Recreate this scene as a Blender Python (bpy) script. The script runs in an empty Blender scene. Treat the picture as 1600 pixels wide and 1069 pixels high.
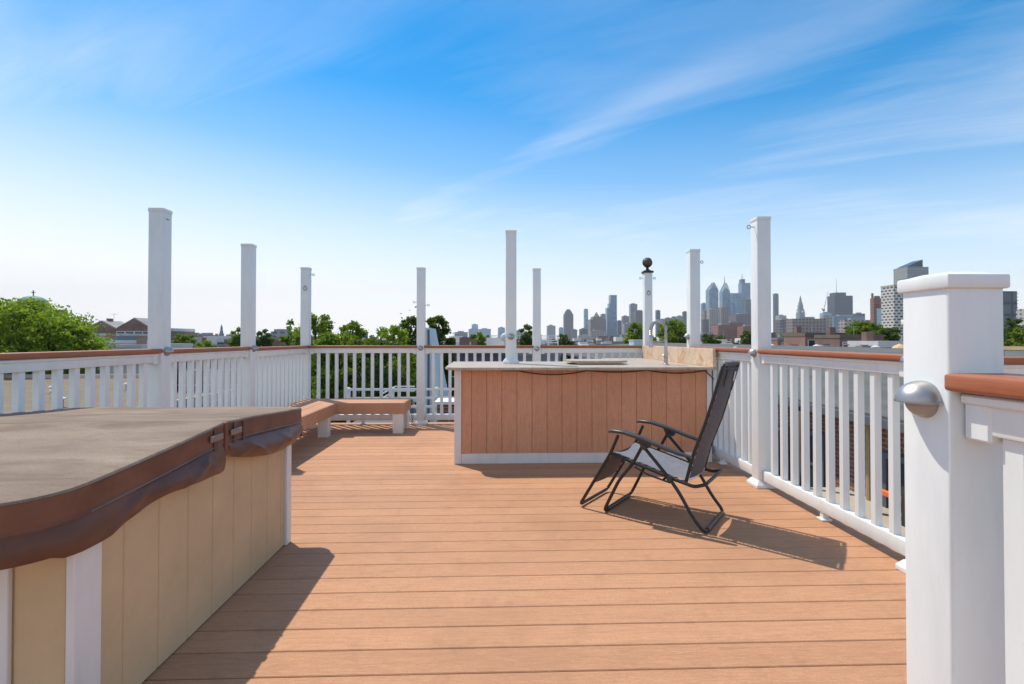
import bpy, bmesh, math, random
import numpy as np
from mathutils import Vector, Matrix
random.seed(7); rng = np.random.default_rng(7)
scene = bpy.context.scene
COL = scene.collection
R = math.radians

# ------------------------------------------------------------------ object helpers
def thing(name, label, cat, loc=(0, 0, 0), rz=0.0, group=None):
    o = bpy.data.objects.new(name, None); COL.objects.link(o)
    o.empty_display_size = 0.1
    o.location = loc; o.rotation_euler = (0, 0, rz)
    o['label'] = label; o['category'] = cat
    if group: o['group'] = group
    return o

def tag(o, label, cat, group=None, kind=None):
    o['label'] = label; o['category'] = cat
    if group: o['group'] = group
    if kind: o['kind'] = kind
    return o

def world_loc(o):
    v = Vector((0, 0, 0))
    while o is not None:
        v += o.location; o = o.parent
    return v

class MB:
    def __init__(self):
        self.bm = bmesh.new()
    def box(self, x0, x1, y0, y1, z0, z1, bev=0.0, seg=2):
        b = bmesh.new()
        vs = [b.verts.new((x, y, z)) for z in (z0, z1) for y in (y0, y1) for x in (x0, x1)]
        for f in ((0, 2, 3, 1), (4, 5, 7, 6), (0, 1, 5, 4), (1, 3, 7, 5), (3, 2, 6, 7), (2, 0, 4, 6)):
            b.faces.new([vs[i] for i in f])
        if bev > 0:
            bmesh.ops.bevel(b, geom=list(b.edges), offset=bev, segments=seg, profile=0.5, affect='EDGES')
        self.merge(b); return self
    def merge(self, b, mat=None):
        if mat is not None: bmesh.ops.transform(b, matrix=mat, verts=b.verts)
        me = bpy.data.meshes.new('tmp'); b.to_mesh(me); b.free()
        self.bm.from_mesh(me); bpy.data.meshes.remove(me)
        return self
    def prism(self, pts, z0, z1, bev=0.0):
        b = bmesh.new()
        lo = [b.verts.new((x, y, z0)) for x, y in pts]; hi = [b.verts.new((x, y, z1)) for x, y in pts]
        n = len(pts)
        b.faces.new(lo[::-1]); b.faces.new(hi)
        for i in range(n): b.faces.new((lo[i], lo[(i+1) % n], hi[(i+1) % n], hi[i]))
        bmesh.ops.recalc_face_normals(b, faces=b.faces)
        if bev > 0:
            bmesh.ops.bevel(b, geom=[e for e in b.edges if len(e.link_faces) == 2 and e.calc_face_angle(0) > 0.3], offset=bev, segments=2, affect='EDGES')
        self.merge(b); return self
    def frustum(self, bot, top, z0, z1):
        """bot/top: (x0,x1,y0,y1)"""
        b = bmesh.new()
        def q(r, z): return [b.verts.new(p) for p in ((r[0], r[2], z), (r[1], r[2], z), (r[1], r[3], z), (r[0], r[3], z))]
        lo, hi = q(bot, z0), q(top, z1)
        b.faces.new(lo[::-1]); b.faces.new(hi)
        for i in range(4): b.faces.new((lo[i], lo[(i+1) % 4], hi[(i+1) % 4], hi[i]))
        self.merge(b); return self
    def poly(self, verts, faces):
        vs = [self.bm.verts.new(v) for v in verts]
        for f in faces: self.bm.faces.new([vs[i] for i in f])
        return self
    def tube(self, pts, r, seg=10, closed=False):
        pts = [Vector(p) for p in pts]; n = len(pts)
        rs = r if isinstance(r, (list, tuple)) else [r]*n
        rings = []; up = None
        for i, p in enumerate(pts):
            a = pts[i-1] if (i > 0 or closed) else p
            c = pts[(i+1) % n] if (i < n-1 or closed) else p
            t = (c-a).normalized()
            if up is None:
                up = Vector((0, 0, 1)) if abs(t.z) < 0.9 else Vector((1, 0, 0))
            s = t.cross(up)
            if s.length < 1e-5: s = t.cross(Vector((0.3, 1, 0.2)))
            s.normalize(); up = s.cross(t).normalized()
            rings.append([self.bm.verts.new(p + (s*math.cos(2*math.pi*k/seg) + up*math.sin(2*math.pi*k/seg))*rs[i]) for k in range(seg)])
        m = n if closed else n-1
        for i in range(m):
            A, B = rings[i], rings[(i+1) % n]
            for k in range(seg): self.bm.faces.new((A[k], A[(k+1) % seg], B[(k+1) % seg], B[k]))
        if not closed:
            self.bm.faces.new(rings[0][::-1]); self.bm.faces.new(rings[-1])
        return self
    def lathe(self, prof, c=(0, 0, 0), axis='Z', seg=24):
        rings = []
        for r, h in prof:
            ring = []
            for k in range(seg):
                a = 2*math.pi*k/seg
                if axis == 'Z': p = (c[0]+r*math.cos(a), c[1]+r*math.sin(a), c[2]+h)
                elif axis == 'X': p = (c[0]+h, c[1]+r*math.cos(a), c[2]+r*math.sin(a))
                else: p = (c[0]+r*math.sin(a), c[1]+h, c[2]+r*math.cos(a))
                ring.append(self.bm.verts.new(p))
            rings.append(ring)
        for A, B in zip(rings, rings[1:]):
            for k in range(seg): self.bm.faces.new((A[k], A[(k+1) % seg], B[(k+1) % seg], B[k]))
        if prof[0][0] > 1e-4: self.bm.faces.new(rings[0][::-1])
        if prof[-1][0] > 1e-4: self.bm.faces.new(rings[-1])
        return self
    def build(self, name, mat, parent=None, smooth=False, world=False, recalc=True):
        bm = self.bm
        if recalc:
            bmesh.ops.remove_doubles(bm, verts=bm.verts, dist=1e-5)
            bmesh.ops.recalc_face_normals(bm, faces=bm.faces)
        me = bpy.data.meshes.new(name); bm.to_mesh(me); bm.free()
        if world and parent is not None:
            v = -world_loc(parent); me.transform(Matrix.Translation(v))
        if smooth:
            for p in me.polygons: p.use_smooth = True
            try: me.set_sharp_from_angle(angle=R(40))
            except Exception: pass
        me.materials.append(mat)
        o = bpy.data.objects.new(name, me); COL.objects.link(o)
        if parent is not None: o.parent = parent
        return o

def copy_tree(o, parent=None):
    c = o.copy(); COL.objects.link(c); c.parent = parent
    for ch in list(o.children): copy_tree(ch, c)
    return c

# ------------------------------------------------------------------ material helpers
def new_mat(name):
    m = bpy.data.materials.new(name); m.use_nodes = True
    nt = m.node_tree; b = nt.nodes['Principled BSDF']
    return m, nt, b
def nd(nt, typ, **kw):
    n = nt.nodes.new(typ)
    for k, v in kw.items(): setattr(n, k, v)
    return n
def mth(nt, op, a, b=None, clamp=False):
    n = nd(nt, 'ShaderNodeMath', operation=op); n.use_clamp = clamp
    for i, v in enumerate((a, b)):
        if v is None: continue
        if isinstance(v, (int, float)): n.inputs[i].default_value = v
        else: nt.links.new(v, n.inputs[i])
    return n.outputs[0]
def mixc(nt, fac, a, b, blend='MIX'):
    n = nd(nt, 'ShaderNodeMix', data_type='RGBA', blend_type=blend)
    for sock, v in ((n.inputs[0], fac), (n.inputs[6], a), (n.inputs[7], b)):
        if isinstance(v, (int, float)): sock.default_value = v
        elif isinstance(v, (tuple, list)): sock.default_value = (*v[:3], 1)
        else: nt.links.new(v, sock)
    return n.outputs[2]
def ramp(nt, val, stops):
    n = nd(nt, 'ShaderNodeValToRGB'); cr = n.color_ramp
    while len(cr.elements) < len(stops): cr.elements.new(0.5)
    for e, (p, c) in zip(cr.elements, stops):
        e.position = p; e.color = (*c, 1) if len(c) == 3 else c
    nt.links.new(val, n.inputs[0]); return n.outputs[0]
def ocoord(nt): return nd(nt, 'ShaderNodeTexCoord').outputs['Object']
def mapped(nt, vec, scale=(1, 1, 1), rot=(0, 0, 0), loc=(0, 0, 0)):
    n = nd(nt, 'ShaderNodeMapping'); n.inputs['Scale'].default_value = scale
    n.inputs['Rotation'].default_value = rot; n.inputs['Location'].default_value = loc
    nt.links.new(vec, n.inputs['Vector']); return n.outputs[0]
def noise(nt, vec, scale, detail=4, rough=0.55, dist=0.0):
    n = nd(nt, 'ShaderNodeTexNoise'); n.inputs['Scale'].default_value = scale
    n.inputs['Detail'].default_value = detail; n.inputs['Roughness'].default_value = rough
    n.inputs['Distortion'].default_value = dist
    nt.links.new(vec, n.inputs['Vector']); return n.outputs['Fac']
def bump(nt, b, h, strength=0.2, dist=0.01):
    n = nd(nt, 'ShaderNodeBump'); n.inputs['Strength'].default_value = strength; n.inputs['Distance'].default_value = dist
    nt.links.new(h, n.inputs['Height']); nt.links.new(n.outputs[0], b.inputs['Normal'])
def island(nt): return nd(nt, 'ShaderNodeNewGeometry').outputs['Random Per Island']

def simple(name, c, rough=0.6, var=0.12, scale=3.0, metal=0.0, spec=0.5, bumps=0.0, bscale=40, stretch=(1, 1, 1)):
    m, nt, b = new_mat(name)
    co = mapped(nt, ocoord(nt), stretch)
    n = noise(nt, co, scale, 5, 0.6)
    lo = tuple(max(0, x*(1-var)) for x in c); hi = tuple(min(1, x*(1+var)) for x in c)
    nt.links.new(ramp(nt, n, [(0.3, lo), (0.7, hi)]), b.inputs['Base Color'])
    b.inputs['Roughness'].default_value = rough; b.inputs['Metallic'].default_value = metal
    b.inputs['Specular IOR Level'].default_value = spec
    if bumps > 0: bump(nt, b, noise(nt, co, bscale, 3), bumps, 0.004)
    return m

def mat_vinyl(name='white_vinyl', base=(0.765, 0.80, 0.80)):
    m, nt, b = new_mat(name)
    co = ocoord(nt)
    n = noise(nt, mapped(nt, co, (6, 6, 1.2)), 2.0, 5, 0.65)
    d = noise(nt, co, 38, 3, 0.7)
    c = mixc(nt, ramp(nt, n, [(0.45, (0, 0, 0)), (0.85, (1, 1, 1))]), base, tuple(x*0.86 for x in base))
    c = mixc(nt, ramp(nt, d, [(0.68, (0, 0, 0)), (0.8, (0.35, 0.35, 0.35))]), c, (0.5, 0.48, 0.45))
    nt.links.new(c, b.inputs['Base Color']); b.inputs['Roughness'].default_value = 0.42
    bump(nt, b, noise(nt, mapped(nt, co, (40, 40, 4)), 3, 2), 0.04, 0.003)
    return m

def mat_wood_cap():
    m, nt, b = new_mat('stained_mahogany')
    co = ocoord(nt); g = nd(nt, 'ShaderNodeNewGeometry')
    n1 = noise(nt, mapped(nt, co, (1.5, 1.5, 30)), 6, 6, 0.65, 0.4)
    n2 = noise(nt, co, 5, 4)
    c = mixc(nt, n1, (0.20, 0.052, 0.022), (0.50, 0.155, 0.06))
    c = mixc(nt, ramp(nt, n2, [(0.45, (0, 0, 0)), (0.75, (0.5, 0.5, 0.5))]), c, (0.33, 0.16, 0.09))
    nt.links.new(c, b.inputs['Base Color']); b.inputs['Roughness'].default_value = 0.48
    bump(nt, b, n1, 0.15, 0.002); return m

def mat_board(name, c0, c1, along='X', streak=0.5, rough=0.7):
    """composite boards: each board (mesh island) has its own tint, fine grain along its length"""
    m, nt, b = new_mat(name)
    co = ocoord(nt); isl = island(nt)
    sc = {'X': (1.2, 22, 22), 'Y': (22, 1.2, 22), 'Z': (22, 22, 1.2)}[along]
    cb = nd(nt, 'ShaderNodeCombineXYZ')
    for i in range(3): nt.links.new(mth(nt, 'MULTIPLY', isl, 37.0), cb.inputs[i])
    va = nd(nt, 'ShaderNodeVectorMath', operation='ADD'); nt.links.new(co, va.inputs[0]); nt.links.new(cb.outputs[0], va.inputs[1])
    g = noise(nt, mapped(nt, va.outputs[0], sc), 4.0, 6, 0.7, 0.6)
    f = noise(nt, mapped(nt, va.outputs[0], tuple(s*3.5 for s in sc)), 5.0, 3, 0.7)
    base = mixc(nt, ramp(nt, isl, [(0, (0, 0, 0)), (1, (1, 1, 1))]), c0, c1)
    c = mixc(nt, ramp(nt, g, [(0.38, (streak*1.5,)*3), (0.56, (0, 0, 0))]), base, tuple(x*0.72 for x in c0))
    c = mixc(nt, ramp(nt, f, [(0.47, (0, 0, 0)), (0.64, (0.42,)*3)]), c, tuple(min(1, x*1.22+.02) for x in c1))
    sp_ = noise(nt, va.outputs[0], 160, 2, 0.6)
    c = mixc(nt, ramp(nt, sp_, [(0.52, (0, 0, 0)), (0.64, (0.35,)*3)]), c, tuple(x*0.68 for x in c0))
    w = noise(nt, co, 0.9, 5, 0.6)
    c = mixc(nt, ramp(nt, w, [(0.48, (0, 0, 0)), (0.66, (0.42,)*3)]), c, tuple(x*0.66 for x in c0))
    w2 = noise(nt, co, 7.0, 4, 0.7)
    c = mixc(nt, ramp(nt, w2, [(0.56, (0, 0, 0)), (0.70, (0.35,)*3)]), c, tuple(x*0.7 for x in c0))
    nt.links.new(c, b.inputs['Base Color']); b.inputs['Roughness'].default_value = rough
    b.inputs['Specular IOR Level'].default_value = 0.3
    bump(nt, b, f, 0.25, 0.002); return m

def mat_stone(name, base, spots, dark, amount=.5):
    m, nt, b = new_mat(name); co = ocoord(nt)
    n1 = noise(nt, co, 6, 6, 0.7, 1.0); n2 = noise(nt, co, 42, 5, 0.75); n3 = noise(nt, mapped(nt, co, (1, 1, 1), (0, 0, 0), (5, 2, 1)), 4.5, 5, 0.65, 1.6)
    n4 = noise(nt, co, 120, 2, 0.6)
    c = mixc(nt, ramp(nt, n1, [(0.35, (0,)*3), (0.65, (1,)*3)]), tuple(min(1, x*1.06) for x in base), tuple(x*0.80 for x in base))
    c = mixc(nt, ramp(nt, n3, [(0.52, (0, 0, 0)), (0.66, (amount*1.6,)*3)]), c, spots)
    c = mixc(nt, ramp(nt, n2, [(0.50, (0, 0, 0)), (0.66, (amount,)*3)]), c, dark)
    c = mixc(nt, ramp(nt, n4, [(0.56, (0, 0, 0)), (0.68, (amount*.7,)*3)]), c, tuple(x*.6 for x in dark))
    nt.links.new(c, b.inputs['Base Color']); b.inputs['Roughness'].default_value = 0.42; b.inputs['Specular IOR Level'].default_value = 0.35
    bump(nt, b, n2, 0.15, 0.002)
    return m

def mat_brick(name, c1, c2, mortar=(0.35, 0.32, 0.29), scale=1.0):
    m, nt, b = new_mat(name); co = ocoord(nt)
    sx = nd(nt, 'ShaderNodeSeparateXYZ'); nt.links.new(co, sx.inputs[0])
    cb = nd(nt, 'ShaderNodeCombineXYZ')
    nt.links.new(mth(nt, 'ADD', sx.outputs[0], sx.outputs[1]), cb.inputs[0]); nt.links.new(sx.outputs[2], cb.inputs[1])
    br = nd(nt, 'ShaderNodeTexBrick'); nt.links.new(cb.outputs[0], br.inputs[0])
    br.inputs['Color1'].default_value = (*c1, 1); br.inputs['Color2'].default_value = (*c2, 1); br.inputs['Mortar'].default_value = (*mortar, 1)
    br.inputs['Scale'].default_value = scale; br.inputs['Brick Width'].default_value = 0.22; br.inputs['Row Height'].default_value = 0.075
    br.inputs['Mortar Size'].default_value = 0.008
    w = noise(nt, co, 0.6, 5)
    c = mixc(nt, ramp(nt, w, [(0.4, (0, 0, 0)), (0.75, (0.5,)*3)]), br.outputs[0], tuple(x*0.55 for x in c1))
    nt.links.new(c, b.inputs['Base Color']); b.inputs['Roughness'].default_value = 0.85
    return m

def mat_facade(name, wall, glass, pu=3.5, pv=3.6, wu=0.6, wv=0.6, grough=0.25, stagger=False, var=0.25, voff=0.0):
    """window grid drawn on walls of far buildings, metres in object space"""
    m, nt, b = new_mat(name); co = ocoord(nt)
    sx = nd(nt, 'ShaderNodeSeparateXYZ'); nt.links.new(co, sx.inputs[0])
    u = mth(nt, 'DIVIDE', mth(nt, 'ADD', sx.outputs[0], sx.outputs[1]), pu); v = mth(nt, 'DIVIDE', mth(nt, 'ADD', sx.outputs[2], voff), pv)
    if stagger:
        u = mth(nt, 'ADD', u, mth(nt, 'MULTIPLY', mth(nt, 'MODULO', mth(nt, 'FLOOR', v), 2.0), 0.5))
    fu = mth(nt, 'FRACT', u); fv = mth(nt, 'FRACT', v)
    a = mth(nt, 'LESS_THAN', mth(nt, 'ABSOLUTE', mth(nt, 'SUBTRACT', fu, 0.5)), wu/2)
    c_ = mth(nt, 'LESS_THAN', mth(nt, 'ABSOLUTE', mth(nt, 'SUBTRACT', fv, 0.5)), wv/2)
    mask = mth(nt, 'MULTIPLY', a, c_)
    cb = nd(nt, 'ShaderNodeCombineXYZ'); nt.links.new(mth(nt, 'FLOOR', u), cb.inputs[0]); nt.links.new(mth(nt, 'FLOOR', v), cb.inputs[1])
    wn = nd(nt, 'ShaderNodeTexWhiteNoise', noise_dimensions='2D'); nt.links.new(cb.outputs[0], wn.inputs['Vector'])
    gc = mixc(nt, wn.outputs[0], tuple(x*(1-var) for x in glass), tuple(min(1, x*(1+var)) for x in glass))
    n = noise(nt, co, 0.05, 4)
    wc = mixc(nt, n, tuple(x*0.85 for x in wall), tuple(min(1, x*1.12) for x in wall))
    nt.links.new(mixc(nt, mask, wc, gc), b.inputs['Base Color'])
    nt.links.new(mth(nt, 'SUBTRACT', 0.8, mth(nt, 'MULTIPLY', mask, 0.8-grough)), b.inputs['Roughness'])
    return m

def mat_leaf(name, dark, light, trans=0.35):
    m = bpy.data.materials.new(name); m.use_nodes = True; nt = m.node_tree; nt.nodes.clear()
    out = nd(nt, 'ShaderNodeOutputMaterial')
    isl = island(nt); n = noise(nt, ocoord(nt), 0.9, 3)
    f = mth(nt, 'ADD', mth(nt, 'MULTIPLY', isl, 0.6), mth(nt, 'MULTIPLY', n, 0.5), True)
    c = mixc(nt, f, dark, light)
    d = nd(nt, 'ShaderNodeBsdfPrincipled'); d.inputs['Roughness'].default_value = 0.55; d.inputs['Specular IOR Level'].default_value = 0.25
    nt.links.new(c, d.inputs['Base Color'])
    t = nd(nt, 'ShaderNodeBsdfTranslucent'); nt.links.new(mixc(nt, 0.4, c, (0.30, 0.42, 0.02)), t.inputs['Color'])
    mx = nd(nt, 'ShaderNodeMixShader'); mx.inputs[0].default_value = trans
    nt.links.new(d.outputs[0], mx.inputs[1]); nt.links.new(t.outputs[0], mx.inputs[2]); nt.links.new(mx.outputs[0], out.inputs[0])
    return m

M = {}
M['vinyl'] = mat_vinyl()
M['vinyl_old'] = mat_vinyl('weathered_white_trim', (0.74, 0.72, 0.69))
M['cap'] = mat_wood_cap()
M['deck'] = mat_board('deck_composite', (0.44, 0.225, 0.12), (0.54, 0.285, 0.155), 'X', 0.30)
M['bench'] = mat_board('bench_composite', (0.50, 0.265, 0.155), (0.55, 0.295, 0.175), 'X', 0.22)
M['bar'] = mat_board('bar_composite', (0.60, 0.29, 0.165), (0.67, 0.34, 0.20), 'Z', 0.32)
M['tan'] = simple('tan_siding', (0.60, 0.43, 0.25), 0.65, 0.10, 4, bumps=0.12, bscale=60)
def mat_cover():
    m, nt, b = new_mat('faded_vinyl_top'); co = ocoord(nt)
    n1 = noise(nt, mapped(nt, co, (0.7, 2.4, 1), (0, 0, R(12))), 2.2, 7, 0.65, 0.8); n2 = noise(nt, co, 1.3, 4); n3 = noise(nt, co, 140, 2); n4 = noise(nt, mapped(nt, co, (3, 12, 1)), 2.0, 5, 0.7, 1.5)
    c = ramp(nt, n1, [(0.32, (0.145, 0.102, 0.073)), (0.5, (0.225, 0.165, 0.120)), (0.68, (0.315, 0.24, 0.18))])
    c = mixc(nt, ramp(nt, n2, [(0.45, (0,)*3), (0.68, (0.5,)*3)]), c, (0.34, 0.265, 0.205))
    c = mixc(nt, ramp(nt, n4, [(0.55, (0,)*3), (0.68, (0.4,)*3)]), c, (0.12, 0.092, 0.07))
    c = mixc(nt, ramp(nt, n3, [(0.5, (0,)*3), (0.65, (0.25,)*3)]), c, (0.10, 0.075, 0.06))
    nt.links.new(c, b.inputs['Base Color']); b.inputs['Roughness'].default_value = 0.85; b.inputs['Specular IOR Level'].default_value = 0.25
    bump(nt, b, n1, 0.25, 0.01); return m
M['cover_top'] = mat_cover()
M['cover_side'] = simple('brown_vinyl_side', (0.175, 0.075, 0.047), 0.5, 0.25, 6, spec=0.35, bumps=0.25, bscale=60)
M['cover_skirt'] = simple('brown_vinyl_skirt', (0.135, 0.06, 0.038), 0.42, 0.25, 5, spec=0.3, bumps=0.25, bscale=30)
M['strap'] = simple('webbing', (0.12, 0.065, 0.05), 0.7, 0.15, 20)
M['buckle'] = simple('buckle_plastic', (0.24, 0.18, 0.145), 0.5, 0.1, 20)
M['granite_top'] = mat_stone('pale_granite', (0.52, 0.43, 0.33), (0.40, 0.31, 0.23), (0.24, 0.18, 0.13), .5)
M['granite_splash'] = mat_stone('warm_granite', (0.74, 0.57, 0.41), (0.50, 0.24, 0.09), (0.52, 0.35, 0.21), .5)
M['steel'] = simple('brushed_steel', (0.42, 0.41, 0.40), 0.34, 0.08, 12, metal=1.0)
M['light_metal'] = simple('satin_nickel', (0.42, 0.41, 0.40), 0.44, 0.06, 25, metal=1.0)
M['lens'] = simple('grey_lens', (0.30, 0.27, 0.25), 0.25, 0.1, 10)
M['black'] = simple('black_powder_coat', (0.016, 0.015, 0.016), 0.42, 0.2, 20, bumps=0.1, bscale=150)
M['arm'] = simple('dark_grey_plastic', (0.045, 0.04, 0.038), 0.38, 0.15, 20)
M['fabric'] = simple('charcoal_mesh_fabric', (0.095, 0.088, 0.105), 0.75, 0.2, 60, bumps=0.3, bscale=250)
M['fabric_sunlit'] = simple('sunlit_mesh_fabric', (0.19, 0.195, 0.225), 0.75, 0.15, 30, bumps=0.3, bscale=250)  # same sling fabric, painted lighter for the sun on the seat
M['pad'] = simple('charcoal_padding', (0.05, 0.05, 0.062), 0.7, 0.2, 30, bumps=0.3, bscale=150)
M['cord'] = simple('bungee_cord', (0.025, 0.022, 0.02), 0.7, 0.1, 30)
M['tag'] = simple('white_tag', (0.75, 0.74, 0.72), 0.6, 0.05, 30)
M['bronze'] = simple('aged_bronze', (0.10, 0.085, 0.06), 0.45, 0.35, 25, metal=0.6)
M['bronze_dark'] = simple('dark_bronze', (0.03, 0.027, 0.024), 0.5, 0.2, 25)
M['cable'] = simple('brown_cable', (0.09, 0.05, 0.03), 0.6, 0.15, 20)
M['dark'] = simple('matte_black', (0.03, 0.028, 0.026), 0.8, 0.2, 5)  # matte near-black of tub shell, barrier posts, fans and pole cap
M['joist'] = simple('joist_wood', (0.16, 0.11, 0.075), 0.8, 0.2, 5)
M['brick'] = mat_brick('red_brick', (0.27, 0.10, 0.07), (0.21, 0.08, 0.06))
M['brick_dark'] = mat_brick('brown_brick', (0.17, 0.085, 0.065), (0.21, 0.10, 0.075))
M['brick_old'] = mat_brick('old_brick', (0.34, 0.17, 0.12), (0.28, 0.13, 0.09))
M['asphalt'] = simple('asphalt', (0.06, 0.06, 0.062), 0.9, 0.25, 0.5)
M['roof_gray'] = simple('grey_roofing', (0.105, 0.108, 0.10), 0.9, 0.22, 2.0, bumps=0.3, bscale=30)
M['roof_white'] = simple('white_roof_coating', (0.60, 0.60, 0.59), 0.7, 0.15, 0.4)
M['roof_silver'] = simple('silver_roof_coating', (0.27, 0.265, 0.255), 0.7, 0.3, 0.4)
M['roof_tan'] = simple('tan_gravel_roof', (0.19, 0.148, 0.10), 0.95, 0.18, 1.2)
M['roof_brown'] = simple('brown_roofing', (0.17, 0.13, 0.10), 0.9, 0.25, 0.5)
M['stucco'] = simple('beige_stucco', (0.52, 0.45, 0.36), 0.85, 0.12, 0.6)
M['stucco_white'] = simple('white_stucco', (0.70, 0.69, 0.66), 0.85, 0.1, 0.6)
M['stucco_grey'] = simple('grey_siding', (0.26, 0.28, 0.30), 0.8, 0.12, 0.6, stretch=(0.3, 0.3, 8))
M['siding_dark'] = simple('slate_siding', (0.10, 0.11, 0.125), 0.8, 0.15, 0.6, stretch=(0.3, 0.3, 10))
M['pale_blue'] = simple('pale_blue_panel', (0.50, 0.62, 0.66), 0.55, 0.08, 1.5)
M['glass'] = simple('window_glass', (0.05, 0.065, 0.08), 0.08, 0.2, 0.5)
M['copper'] = simple('green_copper', (0.13, 0.27, 0.24), 0.7, 0.2, 0.4)
M['white_paint'] = simple('white_paint', (0.76, 0.76, 0.74), 0.5, 0.08, 2)
M['concrete'] = simple('concrete', (0.42, 0.37, 0.29), 0.9, 0.15, 0.9)
M['orange'] = simple('orange_plastic', (0.80, 0.16, 0.02), 0.5, 0.1, 3)
M['wood_raw'] = simple('raw_lumber', (0.45, 0.32, 0.19), 0.8, 0.2, 3, stretch=(1, 1, .2))
M['canvas'] = simple('tan_canvas', (0.70, 0.45, 0.22), 0.8, 0.1, 2)
M['car_red'] = simple('red_car_paint', (0.25, 0.03, 0.03), 0.25, 0.05, 2)
M['bark'] = simple('bark', (0.085, 0.062, 0.045), 0.95, 0.3, 4, bumps=0.5, bscale=12)
M['leaf_bright'] = mat_leaf('bright_leaves', (0.09, 0.175, 0.012), (0.34, 0.46, 0.035), 0.48)
M['leaf_mid'] = mat_leaf('green_leaves', (0.05, 0.105, 0.010), (0.22, 0.31, 0.028), 0.44)
M['leaf_dark'] = mat_leaf('dark_leaves', (0.022, 0.055, 0.010), (0.085, 0.145, 0.02), 0.32)
M['leaf_yellow'] = mat_leaf('yellow_green_leaves', (0.09, 0.15, 0.01), (0.28, 0.34, 0.03), 0.42)

# ------------------------------------------------------------------ camera & pixel geometry (used only to work out real positions)
F, HOR, CAMH, YAW, PIT = 788.0, 529.5, 1.16, R(1.83), R(0.7)
CY = HOR - F*math.tan(PIT)
cam_d = bpy.data.cameras.new('camera'); cam = bpy.data.objects.new('camera', cam_d); COL.objects.link(cam)
cam.location = (0, 0, CAMH); cam.rotation_euler = (math.pi/2 + PIT, 0, -YAW)
cam_d.sensor_width = 36; cam_d.lens = F/1600*36; cam_d.shift_y = -(534.5-CY)/1600
cam_d.clip_start = 0.05; cam_d.clip_end = 40000
scene.camera = cam
def ray(px, py):
    x = (px-800)/F; y = (CY-py)/F
    fw = math.cos(PIT)-y*math.sin(PIT); up = math.sin(PIT)+y*math.cos(PIT)
    return (x*math.cos(YAW)+fw*math.sin(YAW), -x*math.sin(YAW)+fw*math.cos(YAW), up)
def at(px, py, Y):
    r = ray(px, py); t = Y/r[1]; return Vector((r[0]*t, Y, CAMH+r[2]*t))
def slope(px): r = ray(px, HOR); return r[0]/r[1]
GROUND = -10.5

# ------------------------------------------------------------------ deck
DX0, DX1, DY0, DY1 = -2.75, 2.24, -2.2, 7.06
m = MB(); p = 0.143
y = 1.771 - 30*p
while y < DY1:
    y1 = min(y+p-0.0045, DY1)
    if y > DY0 and y1-y > 0.02:
        m.box(DX0, 3.6 if y1 < 2.52 else DX1, y, y1, -0.028, 0.0, 0.003, 1)
    y += p
dk = m.build('deck', M['deck'], recalc=False); dk['kind'] = 'structure'
m = MB()
x = DX0+0.03
while x < 3.5:
    m.box(x, x+0.045, DY0+0.02, (DY1 if x < DX1-.05 else 2.45)-0.05, -0.24, -0.032); x += 0.4
m.box(DX0+0.02, DX1-0.02, DY1-0.045, DY1-0.005, -0.25, -0.032)
m.box(DX0-0.035, DX0-0.002, DY0, DY1, -0.25, 0.0)
m.box(DX1+0.002, DX1+0.035, 2.7, DY1, -0.25, 0.0)
j = m.build('deck_joists', M['joist']); j['kind'] = 'structure'
own = thing('townhouse', 'flat black roofed brick townhouse carrying the roof deck', 'building', (0, 2.4, GROUND))
MB().box(DX0-0.3, 2.32, DY0-1, 7.3, GROUND, -0.42).build('wall', M['brick'], own, world=True)
MB().box(DX0-0.35, 2.37, DY0-1.05, 7.35, -0.42, -0.27).build('roof', M['roof_gray'], own, world=True)

# ------------------------------------------------------------------ posts
PW = 0.054
def dome_light(parent, c, n):
    """c on the post face, n = outward unit (x,y). eyelid light: hood, rim, lens below, back plate"""
    r = 0.039
    root_inv = c
    def xf(b): return b
    ang = math.atan2(n[1], n[0])
    mat = Matrix.Translation(Vector(c)) @ Matrix.Rotation(ang, 4, 'Z')
    b = bmesh.new()      # hood: upper half of a ball with a flat brim
    bmesh.ops.create_uvsphere(b, u_segments=28, v_segments=16, radius=r)
    bmesh.ops.bisect_plane(b, geom=b.verts[:]+b.edges[:]+b.faces[:], plane_co=(0, 0, 0.0), plane_no=(0, 0, -1), clear_outer=True)
    ed = [e for e in b.edges if e.is_boundary]
    bmesh.ops.contextual_create(b, geom=ed)
    bmesh.ops.scale(b, vec=(1.1, 1, 1), verts=b.verts)
    h = MB(); h.merge(b, mat @ Matrix.Translation((0.006, 0, 0)))
    b = bmesh.new(); bmesh.ops.create_cone(b, cap_ends=True, segments=28, radius1=r*1.06, radius2=r*1.06, depth=0.004)
    h.merge(b, mat @ Matrix.Translation((0.007, 0, 0.0)))
    o = h.build('post_light', M['light_metal'], parent, smooth=True, world=True)
    b = bmesh.new(); bmesh.ops.create_uvsphere(b, u_segments=24, v_segments=14, radius=r*0.8)
    bmesh.ops.bisect_plane(b, geom=b.verts[:]+b.edges[:]+b.faces[:], plane_co=(0, 0, -0.0025), plane_no=(0, 0, 1), clear_outer=True)
    l = MB(); l.merge(b, mat @ Matrix.Translation((0.0, 0, 0)))
    l.build('lens', M['lens'], o, smooth=True, world=True)
    return o

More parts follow.
